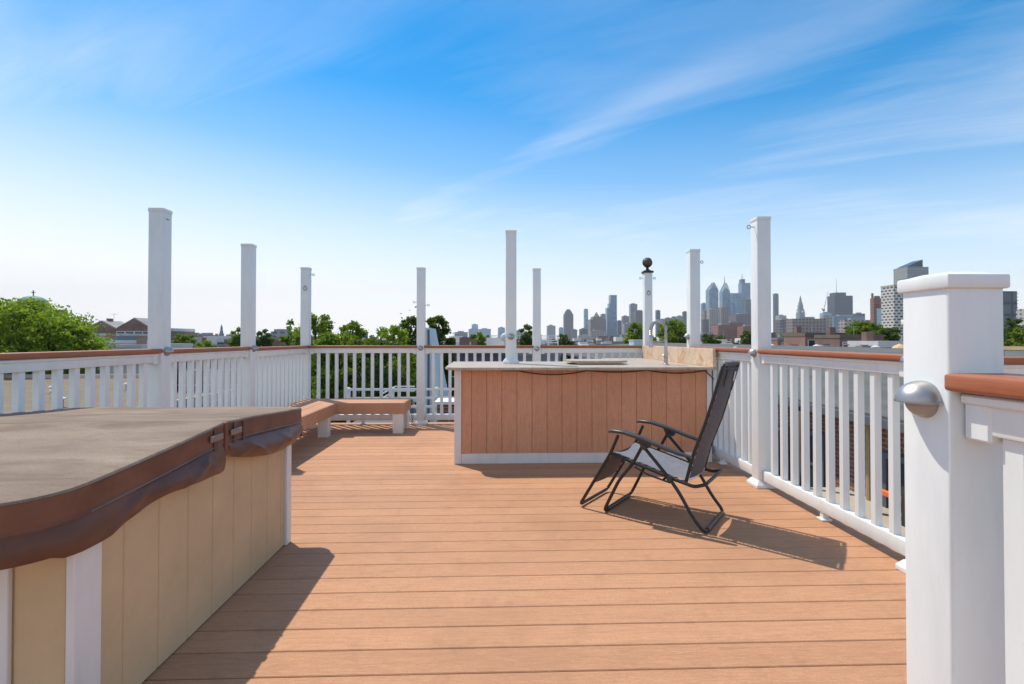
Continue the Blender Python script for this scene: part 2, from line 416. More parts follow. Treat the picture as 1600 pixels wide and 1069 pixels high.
def post(cx, cy, z0, z1, label, light=None, w=PW, cap='flat', skirt=True, hooks=()):
    t = thing('railing_post', label, 'post', (cx, cy, z0), group='white posts round the deck')
    MB().box(cx-w, cx+w, cy-w, cy+w, z0, z1-0.012, 0.006, 3).build('shaft', M['vinyl'], t, smooth=True, world=True)
    if cap == 'flat':
        MB().box(cx-w-.003, cx+w+.003, cy-w-.003, cy+w+.003, z1-0.03, z1, 0.004, 2).build('cap', M['vinyl'], t, smooth=True, world=True)
    elif cap == 'big':
        c = MB(); e = w+0.006
        c.box(cx-e, cx+e, cy-e, cy+e, z1-0.03, z1-0.004, 0.004, 2)
        c.frustum((cx-e+.006, cx+e-.006, cy-e+.006, cy+e-.006), (cx-.03, cx+.03, cy-.03, cy+.03), z1-0.0045, z1+0.003)
        c.build('cap', M['vinyl'], t, smooth=True, world=True)
    if skirt:
        e = w+0.028
        s = MB(); s.box(cx-e, cx+e, cy-e, cy+e, z0, z0+0.022, 0.003, 1)
        s.frustum((cx-e, cx+e, cy-e, cy+e), (cx-w-.004, cx+w+.004, cy-w-.004, cy+w+.004), z0+0.0222, z0+0.055)
        s.build('base_trim', M['vinyl'], t, world=True)
    if light:
        n, z = light
        dome_light(t, (cx+n[0]*w, cy+n[1]*w, z), n)
    for (hx, hy, hz, kind) in hooks:
        if kind == 'ring':
            h = MB(); b = bmesh.new()
            pts = [(hx+0.022*math.cos(a), hy-0.006, hz+0.028*math.sin(a)) for a in [2*math.pi*k/16 for k in range(16)]]
            h.tube(pts, 0.005, 6, True)
            h.box(hx-.008, hx+.008, hy-.012, hy, hz+.02, hz+.04, .002, 1)
            h.build('tie_ring', M['light_metal'], t, smooth=True, world=True)
        elif kind == 'eye':
            s = 1 if hx > cx else -1
            h = MB(); h.tube([(hx, hy, hz), (hx+s*0.03, hy, hz)], 0.004, 6)
            h.tube([(hx+s*(0.045+0.014*math.cos(a)), hy, hz+0.014*math.sin(a)) for a in [2*math.pi*k/12 for k in range(12)]], 0.004, 6, True)
            h.build('screw_eye', M['light_metal'], t, smooth=True, world=True)
        elif kind == 'vent':
            h = MB()
            h.box(hx, hx+.002, hy-.015, hy+.015, hz, hz+.006)
            h.build('staple', M['bronze_dark'], t, world=True)
    return t

LX, RX, BY = -2.565, 2.10, 6.92
Y1, Y2 = 3.93, 5.31
post(LX, Y1, 0, 2.15, 'tall white post at the left rail, nearest the hot tub', ((1, 0), 1.06), hooks=[(LX+PW, Y1, 2.07, 'vent')])
post(LX, Y2, 0, 2.14, 'tall white post in the middle of the left rail', ((1, 0), 1.055))
post(LX-.01, BY, 0, 2.125, 'tall white corner post behind the bench, with a tie ring', None, hooks=[(LX, BY-PW, 1.84, 'ring'), (LX+PW-.01, BY, 2.03, 'eye'), (LX+PW-.01, BY, 1.2, 'eye')])
post(-1.02, BY, 0, 2.13, 'tall white post of the back rail beside the bench end', ((0, -1), 1.03), hooks=[(-1.02+PW, BY, 1.62, 'eye'), (-1.02-PW, BY, 1.66, 'eye')])
post(0.56, BY, 0, 2.125, 'tall white post of the back rail, behind the bar counter', ((0, -1), 1.02))
fp = post(RX, BY, 0, 2.085, 'white corner post topped with a dark bronze ball finial', None, cap='none', hooks=[(RX, BY-PW, 1.79, 'ring'), (RX-PW, BY, 2.0, 'eye'), (RX+PW, BY, 2.0, 'eye')])
fb = MB(); fb.box(RX-.068, RX+.068, BY-.068, BY+.068, 2.07, 2.098, .005, 2)
fb.lathe([(0.06, 0.028), (0.045, 0.04), (0.022, 0.05), (0.018, 0.075), (0.03, 0.09)], (RX, BY, 2.07))
fb.build('finial_base', M['bronze_dark'], fp, smooth=True, world=True)
fs = MB(); R0 = 0.066; prof = []
for k in range(13):
    a = -math.pi/2 + math.pi*k/12
    prof.append((max(R0*math.cos(a), 0.0005), R0*math.sin(a)))
fs.lathe(prof, (RX, BY, 2.217), seg=28)
for k in range(8):
    a = 2*math.pi*k/8
    fs.tube([(RX+(R0+.001)*math.cos(b)*math.cos(a), BY+(R0+.001)*math.cos(b)*math.sin(a), 2.217+(R0+.001)*math.sin(b)) for b in [R(d) for d in range(-80, 81, 16)]], 0.004, 5)
fs.build('ball_finial', M['bronze'], fp, smooth=True, world=True)
post(RX+.005, Y2, 0, 2.11, 'tall white post standing behind the stone backsplash', ((-1, 0), 1.18), hooks=[(RX+PW, Y2, 1.98, 'eye')])
post(RX, Y1, 0, 2.12, 'tall white post of the right rail, behind the folding chair', ((-1, 0), 1.045), hooks=[(RX-PW, Y1-.01, 2.045, 'eye')])
post(RX, 2.42, 0, 1.26, 'short white corner post at the end of the right rail, mostly hidden', ((-1, 0), 1.05), cap='big')
post(0.16, 5.35, 0.897, 2.305, 'tall white post rising through the bar countertop', ((0, -1), 1.178), w=.056)
post(0.865, 0.932, 0, 1.281, 'large white capped post closest to the camera at right', ((-1, 0), 1.042), w=0.0525, cap='big')

# ------------------------------------------------------------------ railing panels
def panel(a, b, label, ztop=1.07, n=None, thick=0.032, first=None):
    """rail panel between post faces a and b (x,y). built along local x"""
    A, B = Vector((*a, 0)), Vector((*b, 0)); d = B-A; L = d.length; ang = math.atan2(d.y, d.x)
    t = thing('deck_railing', label, 'railing', A, ang, group='white railing panels round the deck')
    c = MB(); c.box(-.012, L+.012, -.058, .058, ztop-thick, ztop, .007, 3); c.build('cap_rail', M['cap'], t, smooth=True)
    tr = MB(); zt = ztop-thick
    tr.box(0.002, L-.002, -.030, .030, zt-.072, zt-.001, .005, 2)
    tr.box(0.002, L-.002, -.040, .040, zt-.022, zt-.0035, .004, 1)
    tr.build('top_rail', M['vinyl'], t, smooth=True)
    br = MB(); br.box(0.002, L-.002, -.026, .026, .055, .135, .006, 2); br.build('bottom_rail', M['vinyl'], t, smooth=True)
    for e in (0.004, L-.052):
        for z0, z1 in ((zt-.086, zt-.074), ):
            q = MB(); q.box(e, e+.048, -.034, .034, zt-.084, zt-.012, .004, 1); q.build('rail_bracket', M['vinyl'], t)
    if n is None: n = max(2, int(round(L/0.1195))-1)
    me = None
    for k in range(n):
        x = (k+1)*L/(n+1) if first is None else first+k*.1175
        if me is None:
            q = MB(); q.box(-.0195, .0195, -.0195, .0195, .133, zt-.071, .003, 1)
            o = q.build('baluster', M['vinyl'], t); me = o
        else:
            o = me.copy(); COL.objects.link(o); o.parent = t
        o.location = (x, 0, 0)
    k = MB(); k.box(L/2-.018, L/2+.018, -.018, .018, 0.012, .058, .002, 1); k.box(L/2-.032, L/2+.032, -.032, .032, 0.0005, .014, .003, 1)
    k.build('foot_block', M['vinyl'], t)
    return t
panel((LX, Y1-PW), (LX, 1.6), 'white railing panel behind the hot tub, left edge of the deck', 1.085, 18)
panel((LX, Y2-PW), (LX, Y1+PW), 'white railing panel between the two nearest posts of the left rail', 1.08)
panel((LX, BY-PW), (LX, Y2+PW), 'white railing panel running along the left bench to the corner', 1.07, 12)
panel((LX+PW-.01, BY), (-1.02-PW, BY), 'white railing panel behind the corner bench at the back', 1.07, 11)
panel((-1.02+PW, BY), (0.56-PW, BY), 'white railing panel behind the left half of the bar', 1.07, 12)
panel((0.56+PW, BY), (RX-PW, BY), 'white railing panel at the back between the bar and the finial post', 1.07, 12)
panel((RX, BY-PW), (RX, Y2+PW), 'white railing panel hidden behind the stone backsplash', 1.07, 11)
panel((RX, Y2-PW), (RX, Y1+PW), 'white railing panel right of the bar, behind the chair back', 1.08, 10)
panel((RX, Y1-PW), (RX, 2.42+PW), 'sunlit white railing panel along the right edge near the big post', 1.08, 10)
panel((RX+PW, 2.42), (3.6, 2.42), 'white railing panel seen right of the big post, running off to the right', 1.07)
panel((0.868, 0.932-.0525), (0.868, -0.6), 'near railing panel with brown cap at the right edge of the picture', 1.098, 12, first=.076)

# ------------------------------------------------------------------ hot tub
tub = thing('hot_tub', 'hot tub cabinet of tan grooved panels with white corner trim', 'hot tub', (-1.87, 2.2, 0))
def groove_wall(mb, axis, fix, lo, hi, step, z0, z1, th, sgn, first=None):
    g = 0.006; s = lo; cuts = [lo]
    x = first if first is not None else lo+step
    while x < hi-0.03: cuts.append(x); x += step
    cuts.append(hi)
    for a, b in zip(cuts, cuts[1:]):
        if axis == 'X': mb.box(min(fix, fix-sgn*th), max(fix, fix-sgn*th), a+g/2, b-g/2, z0, z1, .003, 1)
        else: mb.box(a+g/2, b-g/2, min(fix, fix-sgn*th), max(fix, fix-sgn*th), z0, z1, .003, 1)
    if axis == 'X': mb.box(min(fix-sgn*.004, fix-sgn*th*.9), max(fix-sgn*.004, fix-sgn*th*.9), lo+.01, hi-.01, z0+.002, z1-.002)
    else: mb.box(lo+.01, hi-.01, min(fix-sgn*.004, fix-sgn*th*.9), max(fix-sgn*.004, fix-sgn*th*.9), z0+.002, z1-.002)
w = MB(); groove_wall(w, 'X', -1.185, 1.545, 2.875, 0.1685, 0.004, 0.70, 0.02, 1, 1.655); w.build('side_panel', M['tan'], tub, world=True)
w = MB(); groove_wall(w, 'Y', 1.452, -2.42, -1.192, 0.30, 0.004, 0.70, 0.02, -1, -2.24); w.build('side_panel', M['tan'], tub, world=True)
w = MB(); groove_wall(w, 'Y', 2.925, -2.42, -1.215, 0.19, 0.004, 0.70, 0.02, 1, -2.23); w.build('side_panel', M['tan'], tub, world=True)
w = MB(); groove_wall(w, 'X', -2.45, 1.46, 2.89, 0.1685, 0.004, 0.70, 0.02, -1, 1.6); w.build('side_panel', M['tan'], tub, world=True)
MB().box(-1.190, -1.166, 1.442, 1.542, 0.002, 0.712, .004, 2).build('corner_trim', M['vinyl_old'], tub, world=True)
MB().box(-1.235, -1.17, 2.878, 2.94, 0.002, 0.712, .004, 2).build('corner_trim', M['vinyl_old'], tub, world=True)
MB().box(-2.46, -2.40, 2.878, 2.94, 0.002, 0.712, .004, 2).build('corner_trim', M['vinyl_old'], tub, world=True)
MB().box(-1.42, -1.340, 1.436, 1.4535, 0.002, 0.712, .004, 2).build('batten', M['vinyl_old'], tub, world=True)
MB().box(-2.40, -1.22, 1.46, 2.88, 0.05, 0.69).build('shell', M['dark'], tub, world=True)

cov = thing('hot_tub_cover', 'folding brown vinyl cover lying on the hot tub, faded on top', 'tub cover', (-1.87, 2.2, 0.7))
CX0, CX1, CYA, CYF, CYB = -2.53, -1.165, 1.30, 2.2, 3.08
def cov_z(x, y):
    if y <= CYF: t = (y-CYA)/(CYF-CYA); z = 0.743+(0.806-0.743)*t
    else: t = (CYB-y)/(CYB-CYF); z = 0.752+(0.806-0.752)*t
    return z - 0.006*math.sin(math.pi*t)*math.sin(math.pi*(x-CX0)/(CX1-CX0)) + 0.0025*math.sin(9*x+5*y) 
def outline_x(y, rn, rf):
    """half-inset of x at y from rounded corners"""
    ins = 0.0
    if y < CYA+rn: ins = rn-math.sqrt(max(0, rn*rn-(CYA+rn-y)**2))
    if y > CYB-rf: ins = max(ins, rf-math.sqrt(max(0, rf*rf-(y-CYB+rf)**2)))
    return ins
def cover_half(ys, rn, rf, closed_end):
    nx = 22; rows = []
    mb = MB(); bm = mb.bm
    for y in ys:
        i = outline_x(y, rn, rf); x0, x1 = CX0+i, CX1-i
        rows.append([(x0+(x1-x0)*k/nx, y) for k in range(nx+1)])
    V = [[bm.verts.new((x, y, cov_z(x, y))) for x, y in r] for r in rows]
    for a, b in zip(V, V[1:]):
        for k in range(nx): bm.faces.new((a[k], a[k+1], b[k+1], b[k]))
    loop = V[0][:] + [r[-1] for r in V[1:-1]] + V[-1][::-1] + [r[0] for r in V[1:-1]][::-1]
    c = Vector((sum(v.co.x for v in loop)/len(loop), sum(v.co.y for v in loop)/len(loop), 0))
    return mb, loop, c
def ys_list(a, b, rn, rf):
    s = [a]
    if rn > 0: s += [a+rn*(1-math.cos(R(t))) for t in range(12, 91, 13)]
    n = 10; lo = s[-1]; hi = b-rf
    s += [lo+(hi-lo)*k/n for k in range(1, n+1)]
    if rf > 0: s += [b-rf*(1-math.sin(R(t))) for t in range(15, 91, 15)]
    return s
def smooth_ring(bm, loop, c, prof):
    prev = loop; n = len(loop); nrm = []
    P = [v.co.copy() for v in loop]
    for i in range(n):
        t = (P[(i+1) % n]-P[i-1]); t.z = 0
        q = Vector((t.y, -t.x, 0)).normalized()
        nrm.append(q)
    for off, dz in prof:
        cur = []
        for i in range(n):
            o_, d_ = (off(P[i]), dz(P[i])) if callable(off) else (off, dz)
            cur.append(bm.verts.new(P[i]+nrm[i]*o_+Vector((0, 0, d_))))
        for i in range(n): bm.faces.new((prev[i], prev[(i+1) % n], cur[(i+1) % n], cur[i]))
        prev = cur
    return prev, nrm, P
BAND = 0.082
for half in (0, 1):
    a, b, rn, rf = ((CYA, CYF-.009, 0.17, 0.0), (CYF+.009, CYB, 0.0, 0.05))[half]
    ys = ys_list(a, b, rn, rf)
    mb, loop, c = cover_half(ys, 0.17, 0.05, half)
    smooth_ring(mb.bm, loop, c, [(0.007, -0.002), (0.011, -0.009)])
    fp_ = mb.build('foam_panel', M['cover_top'], cov, smooth=True, world=True)
    # side band
    mb, loop, c = cover_half(ys, 0.17, 0.05, half)
    bm = mb.bm; faces = list(bm.faces); bmesh.ops.delete(bm, geom=faces, context='FACES_ONLY')
    P = [v.co.copy() for v in loop]
    base = [bm.verts.new(v.co+Vector((0, 0, -.010))) for v in loop]
    bmesh.ops.delete(bm, geom=[e for e in bm.edges if not e.link_faces], context='EDGES')
    end, nrm, _ = smooth_ring(bm, base, c, [(0.0118, 0.0), (0.010, -0.02), (0.012, -0.055), (0.010, -BAND+.012), (0.014, -BAND+.006), (0.010, -BAND), (-0.01, -BAND-.002)])
    bmesh.ops.delete(bm, geom=[v for v in bm.verts if not v.link_faces], context='VERTS')
    mb.build('side_band', M['cover_side'], fp_, smooth=True, world=True)
    # skirt: outer edges only
    mb = MB(); bm = mb.bm
    pts = []
    if half == 0:
        for k in range(80): pts.append((CX1, CYF-.02-(CYF-.02-CYA-.17)*k/79, 1, 0))
        for k in range(1, 12): t = R(90*k/12); pts.append((CX1-.17+.17*math.cos(t), CYA+.17-.17*math.sin(t), math.cos(t), -math.sin(t)))
        for k in range(30): pts.append((CX1-.17-(CX1-CX0-.34)*k/29, CYA, 0, -1))
    else:
        for k in range(8): pts.append((CX0+.1+(CX1-CX0-.15)*k/7, CYB, 0, 1))
        for k in range(1, 6): t = R(90-90*k/6); pts.append((CX1-.05+.05*math.cos(t), CYB-.05+.05*math.sin(t), math.cos(t), math.sin(t)))
        for k in range(80): pts.append((CX1, CYB-.05-(CYB-.05-CYF-.02)*k/79, 1, 0))
    rowsv = []; n = len(pts)
    for i, (x, y, nx_, ny_) in enumerate(pts):
        z = cov_z(x, y)-.010-BAND; col_ = []
        s = i/(n-1)
        if half == 0: d_fold = (CYF-y) if nx_ > .9 else 2.0
        else: d_fold = (y-CYF) if nx_ > .9 else 2.0
        hang = 0.078+0.005*math.sin(y*9)
        if half == 0 and nx_ > .9: hang = 0.078+0.03*math.exp(-((d_fold-.0)/.10)**2)+0.015*math.sin(d_fold*11)
        if half == 1 and nx_ > .9: hang = 0.055+0.055*math.sin(min(1, d_fold/.85)*math.pi)**.8
        bulge = 0.020*(0.7+0.3*math.sin(y*9+half))
        if half == 1 and nx_ > .9: bulge = 0.045*math.sin(math.pi*min(1, (d_fold+.02)/.88))+.004
        if half == 0 and nx_ > .9: bulge = 0.012+0.020*math.sin(d_fold*4.4+.5)**2*min(1, d_fold*4)
        for k in range(15):
            t = k/14
            cr = 0.0
            if nx_ > .9:
                for (d0, sl, wd, am) in ((.10, .45, .05, .011), (.22, -.30, .05, .005), (.47, .38, .06, .007), (.66, -.25, .05, .004)):
                    cr += am*max(0.0, 1-abs(d_fold-d0-sl*t*.5)/wd)*min(1, t*3)
            ofs = 0.009 + cr + bulge*math.sin(t*math.pi*.78)*(1.0) + 0.002*math.sin(y*23+t*4)*t
            col_.append(bm.verts.new((x+nx_*ofs, y+ny_*ofs, z-hang*t)))
        rowsv.append(col_)
    for a_, b_ in zip(rowsv, rowsv[1:]):
        for k in range(14): bm.faces.new((a_[k], b_[k], b_[k+1], a_[k+1]))
    bmesh.ops.solidify(bm, geom=list(bm.faces), thickness=0.003)
    sk = mb.build('skirt', M['cover_skirt'], fp_, smooth=True, world=True)
for (ya, yb) in ((CYA+.18, CYF-.03), (CYF+.03, CYB-.06)):
    s = MB(); s.tube([(CX1+.0135, ya+(yb-ya)*k/20, cov_z(CX1, ya+(yb-ya)*k/20)-.0865) for k in range(21)], .0022, 5); s.build('piping', M['cover_top'], cov, world=True, smooth=True)
    s = MB(); s.tube([(CX1+.0115, ya+(yb-ya)*k/20, cov_z(CX1, ya+(yb-ya)*k/20)-.014) for k in range(21)], .0018, 5); s.build('piping', M['cover_side'], cov, world=True, smooth=True)
# fold hinge flap, straps, buckles
s = MB(); s.box(CX1-.012, CX1+.016, CYF-.012, CYF+.016, .66, .803, .004, 2); s.build('hinge_flap', M['cover_side'], cov, world=True)
for yy, z in ((CYF-.085, .752), (CYF+.07, .752)):
    s = MB(); s.box(CX1+.0125, CX1+.0165, yy-.012, yy+.012, z-.055, z+.045, .001, 1); so = s.build('strap', M['strap'], cov, world=True)
    s = MB(); s.box(CX1+.014, CX1+.024, yy-.045, yy+.045, z-.012, z+.014, .003, 1); s.build('buckle', M['buckle'], so, world=True)
s = MB(); s.box(CX1+.0125, CX1+.019, CYF+.135, CYF+.146, .69, .79, .002, 1); s.build('strap', M['strap'], cov, world=True)

# ------------------------------------------------------------------ corner bench
bn = thing('corner_bench', 'low L-shaped bench of brown boards on white legs in the deck corner', 'bench', (-2.2, 6.4, 0))
BZ = 0.378
s = MB()
for k in range(3):
    a = 6.235+k*0.152; s.box(-2.49+k*0.0, -1.135, a, a+.147, BZ-.028, BZ, .003, 1)
s.build('seat', M['bench'], bn, world=True)
mby = mat_board('bench_composite_lengthwise', (0.50, 0.265, 0.155), (0.55, 0.295, 0.175), 'Y', 0.22)
s = MB()
for k in range(3):
    a = -1.965-.147-k*0.152; s.box(a, a+.147, 3.35, 6.231, BZ-.028, BZ-.0005, .003, 1)
s.build('seat', mby, bn, world=True)
s = MB()
s.box(-1.965, -1.118, 6.212, 6.232, BZ-.137, BZ-.001, .003, 1); s.build('fascia', M['bench'], bn, world=True)
s = MB(); s.box(-1.962, -1.942, 3.35, 6.2115, BZ-.137, BZ-.001, .003, 1); s.box(-1.1345, -1.118, 6.233, 6.70, BZ-.137, BZ-.001, .003, 1); s.build('fascia', mby, bn, world=True)
for (x, y_) in ((-1.20, 6.27), (-1.20, 6.62), (-2.03, 6.05), (-2.03, 4.6), (-2.40, 6.62), (-2.40, 4.6), (-2.03, 3.45)):
    s = MB(); s.box(x-.06, x+.06, y_-.05, y_+.05, 0.0005, BZ-.03, .004, 2); s.build('leg', M['vinyl_old'], bn, world=True)

# ------------------------------------------------------------------ bar counter
bar = thing('bar_counter', 'outdoor bar counter with reddish board front and pale granite top', 'bar', (0.8, 4.7, 0))
s = MB(); x = -0.318; g = .003
M['groove'] = simple('groove_brown', (0.13, 0.055, 0.035), 0.8, 0.2, 5)
edges = [-0.318, -0.225] + [-0.225+0.1405*k for k in range(1, 17)]
for a, b in zip(edges, edges[1:]):
    if a > 1.93: break
    s.box(a+g/2, min(b, 1.985)-g/2, 4.70, 4.722, .096, .872, .0015, 1)
s.build('front_panel', M['bar'], bar, world=True)
MB().box(-.315, 1.98, 4.7035, 4.74, .098, .87).build('backing', M['groove'], bar, world=True)
MB().box(-.385, -.319, 4.688, 4.76, .001, .872, .004, 2).build('corner_trim', M['vinyl_old'], bar, world=True)
MB().box(1.986, 2.032, 4.688, 4.76, .001, .872, .004, 2).build('corner_trim', M['vinyl_old'], bar, world=True)
MB().box(-.3185, 1.9855, 4.692, 4.722, .001, .0955, .004, 2).build('kickboard', M['vinyl_old'], bar, world=True)
s = MB(); s.box(-.38, -.36, 4.761, 5.75, .001, .872); s.box(-.36, 2.03, 5.73, 5.75, .001, .872)
s.box(1.50, 1.52, 5.751, 6.80, .001, .872); s.build('cabinet_side', M['vinyl_old'], bar, world=True)
s = MB(); s.prism([(-.35, 4.585), (2.035, 4.585), (2.035, 6.855), (1.42, 6.855), (1.42, 5.83), (-.49, 5.83), (-.475, 4.74), (-.44, 4.64)], .873, .898, .006)
s.build('countertop', M['granite_top'], bar, smooth=False, world=True)
s = MB(); s.box(2.005, 2.034, 4.60, 6.855, .8985, 1.068, .003, 1); s.build('backsplash', M['granite_splash'], bar, world=True)

sc_ = thing('sink_cover', 'thin pale stone sink cover lying on the bar counter', 'sink cover', (1.05, 5.3, .899))
s = MB(); pts = []
for k in range(40):
    a = 2*math.pi*k/40; ca, sa = math.cos(a), math.sin(a)
    pts.append((.31*math.copysign(abs(ca)**.45, ca), .25*math.copysign(abs(sa)**.45, sa)))
s.prism(pts, 0.0195, .039, .004); s.build('slab', M['granite_top'], sc_)
s = MB(); s.box(-.22, .22, -.17, .17, 0.0005, .019, .003, 1); s.build('support', M['steel'], sc_)

fa = thing('kitchen_faucet', 'tall gooseneck steel faucet with a spring neck on the bar', 'faucet', (1.735, 5.1, .898))
s = MB(); s.lathe([(.028, 0), (.028, .008), (.019, .014), (.020, .10), (.017, .11), (.016, .26)], (0, 0, 0)); s.build('base', M['steel'], fa, smooth=True)
pts = [(0, 0, .25)]; rr = 0.078
for k in range(0, 19):
    a = math.pi*k/18; pts.append((-rr+rr*math.cos(a), -.01*k/18, .36+rr*math.sin(a)*1.05))
pts += [(-2*rr, -.01, .30)]
s = MB(); s.tube(pts, .0125, 10); ne = s.build('neck', M['steel'], fa, smooth=True)
s = MB(); L_ = []
tot = len(pts)
hel = []
for k in range(420):
    t = k/419*(tot-1); i = min(int(t), tot-2); q = Vector(pts[i]).lerp(Vector(pts[i+1]), t-i)
    d = (Vector(pts[i+1])-Vector(pts[i])).normalized(); sd = Vector((0, 1, 0)); u_ = d.cross(sd).normalized()
    a = k*1.05; hel.append(q+(sd*math.cos(a)+u_*math.sin(a))*.0165)
s.tube(hel, .003, 5); s.build('spring', M['steel'], ne, smooth=True)
s = MB(); s.lathe([(.013, .30), (.018, .29), (.019, .22), (.023, .20), (.023, .175)], (-2*rr, -.01, 0)); s.build('spray_head', M['steel'], fa, smooth=True)
s = MB(); s.tube([(0, 0, .235), (-2*rr, -.01, .235)], .006, 8); s.build('holder_arm', M['steel'], fa, smooth=True)
s = MB(); s.tube([(0, 0, .07), (-.02, -.03, .075), (-.045, -.05, .10)], .006, 8); s.build('handle', M['steel'], fa, smooth=True)

def droop(a, b, sag, n=14):
    A, B = Vector(a), Vector(b)
    return [A.lerp(B, k/n)-Vector((0, 0, sag*4*(k/n)*(1-k/n))) for k in range(n+1)]
s = MB(); pts = []
for a, b, sg in (((.05, 4.694, .866), (.20, 4.694, .864), .002), ((.20, 4.694, .864), (.86, 4.694, .864), .038), ((.86, 4.694, .864), (1.42, 4.694, .866), .018), ((1.42, 4.694, .866), (1.97, 4.694, .862), .028), ((1.97, 4.694, .862), (2.04, 4.66, .78), .0)):
    q = droop(a, b, sg); pts += q if not pts else q[1:]
cb_ = s.tube(pts, .0055, 7).build('cable', M['cable'], smooth=True)
tag(cb_, 'thin brown cable drooping along the bar front below the counter edge', 'cable')

s = MB()
for k in range(9):
    z = .20-.022*k; c = Vector((-1.115+.006*math.sin(k*1.7), 6.79, z))
    if k % 2 == 0: s.tube([c+Vector((.012*math.cos(a), 0, .016*math.sin(a))) for a in [2*math.pi*i/10 for i in range(10)]], .0032, 5, True)
    else: s.tube([c+Vector((0, .012*math.cos(a), .016*math.sin(a))) for a in [2*math.pi*i/10 for i in range(10)]], .0032, 5, True)
ch = s.build('chain', M['bronze_dark'], smooth=True); tag(ch, 'short dark chain hanging between the bench end and the post', 'chain')

# ------------------------------------------------------------------ reclining chair
FN = (0.733, 3.371); ang = math.atan2(-0.60516, 0.79610)
ch = thing('reclining_chair', 'black folding zero gravity chair with grey mesh sling on the open deck', 'chair', (FN[0], FN[1], 0), ang)
WD = 0.475; TR = 0.0105
def rounded(pts, r=0.06, n=5):
    pts = [Vector(p) for p in pts]; out = [pts[0]]
    for a, b, c in zip(pts, pts[1:], pts[2:]):
        u = (a-b); v = (c-b); rr_ = min(r, u.length*.45, v.length*.45)
        p0 = b+u.normalized()*rr_; p1 = b+v.normalized()*rr_
        for k in range(n+1):
            t = k/n; out.append((p0.lerp(b, t)).lerp(b.lerp(p1, t), t))
    out.append(pts[-1]); return out
w0, w1 = -0.03, WD-.03
# leg loops (front pair and rear pair), each a U lying on the deck
def leg_loop(side_pts, r=.055):
    up = [(u, w0, z) for u, z in side_pts]; dn = [(u, w1, z) for u, z in side_pts][::-1]
    return rounded(up+dn, r, 6)
s = MB(); s.tube(leg_loop([(.285, .505), (.205, .355), (.115, .245), (.0, TR+.001)]), TR, 10); s.build('front_leg_frame', M['black'], ch, smooth=True)
s = MB(); s.tube(leg_loop([(.283, .47), (.345, .405), (.443, .300), (.505, .22), (.575, .10), (.649, TR+.001)]), TR, 10); s.build('rear_leg_frame', M['black'], ch, smooth=True)
for u in (0.0, .649):
    s = MB(); s.tube([(u, w0+.06, TR+.001), (u, w1-.06, TR+.001)], TR+.0045, 10); s.build('foot_grip', M['arm'], ch, smooth=True)
# seat frame loop
w2, w3 = -0.008, WD-.052
sp = [(.044, .40), (.142, .373), (.294, .339), (.443, .299), (.533, .280), (.585, .268), (.650, .292)]
up = [(u, w2, z) for u, z in sp]; dn = [(u, w3, z) for u, z in sp][::-1]
s = MB(); s.tube(rounded(up+dn, .05, 5), TR, 10); s.build('seat_frame', M['black'], ch, smooth=True)
# cross strut between the sides
for (u, z) in ((.12, .355), (.40, .285)):
    s = MB(); s.tube([(u, w2, z), (u, w3, z)], .0075, 8); s.build('cross_bar', M['black'], ch, smooth=True)
for wv in (w0+.012, w1-.012):
    s = MB(); s.tube([(.215, wv, .335), (.30, wv, .30), (.443, wv, .272)], .006, 8); s.build('side_strut', M['black'], ch, smooth=True)
# back frame: hoop
bp = [(.533, .285), (.576, .454), (.645, .64), (.70, .82), (.742, .965), (.752, 1.005)]
w4, w5 = 0.0, WD-.06
up = [(u, w4, z) for u, z in bp]; dn = [(u, w5, z) for u, z in bp][::-1]
s = MB(); s.tube(rounded(up+dn, .05, 5), TR, 10); s.build('back_frame', M['black'], ch, smooth=True)
# leg rest hoop
lp = [(.10, .527), (.044, .40), (-.097, .163), (-.183, .020)]
up = [(u, w2-.004, z) for u, z in lp]; dn = [(u, w3+.004, z) for u, z in lp][::-1]
s = MB(); s.tube(rounded(up+dn, .035, 5), TR, 10); s.build('leg_rest_frame', M['black'], ch, smooth=True)
def sling(name, prof, wa, wb, mat, sag=0.012, parent=ch, nx=10, thick=.004):
    mb = MB(); bm = mb.bm; P = [Vector((u, 0, z)) for u, z in prof]; ring = []
    # resample
    Q = []
    for a, b in zip(P, P[1:]):
        for k in range(6): Q.append(a.lerp(b, k/6))
    Q.append(P[-1])
    for i, q in enumerate(Q):
        t = (Q[min(i+1, len(Q)-1)]-Q[max(i-1, 0)]).normalized(); nrm = Vector((t.z, 0, -t.x))
        if nrm.z > 0: nrm = -nrm
        row = []
        for k in range(nx+1):
            v = k/nx; row.append(bm.verts.new(q+Vector((0, wa+(wb-wa)*v, 0))+nrm*sag*math.sin(math.pi*v)))
        ring.append(row)
    for a, b in zip(ring, ring[1:]):
        for k in range(nx): bm.faces.new((a[k], a[k+1], b[k+1], b[k]))
    bmesh.ops.solidify(bm, geom=list(bm.faces), thickness=thick)
    return mb.build(name, mat, parent, smooth=True)
sling('back_sling', [(.545, .305), (.585, .455), (.651, .64), (.706, .82), (.742, .985)], w4+.028, w5-.028, M['fabric'], .02)
sling('seat_sling', [(.052, .404), (.142, .385), (.294, .348), (.443, .308), (.545, .292)], w2+.028, w3-.028, M['fabric_sunlit'], .02)
sling('leg_sling', [(.048, .398), (-.03, .272), (-.095, .175)], w2+.026, w3-.026, M['fabric'], .012)
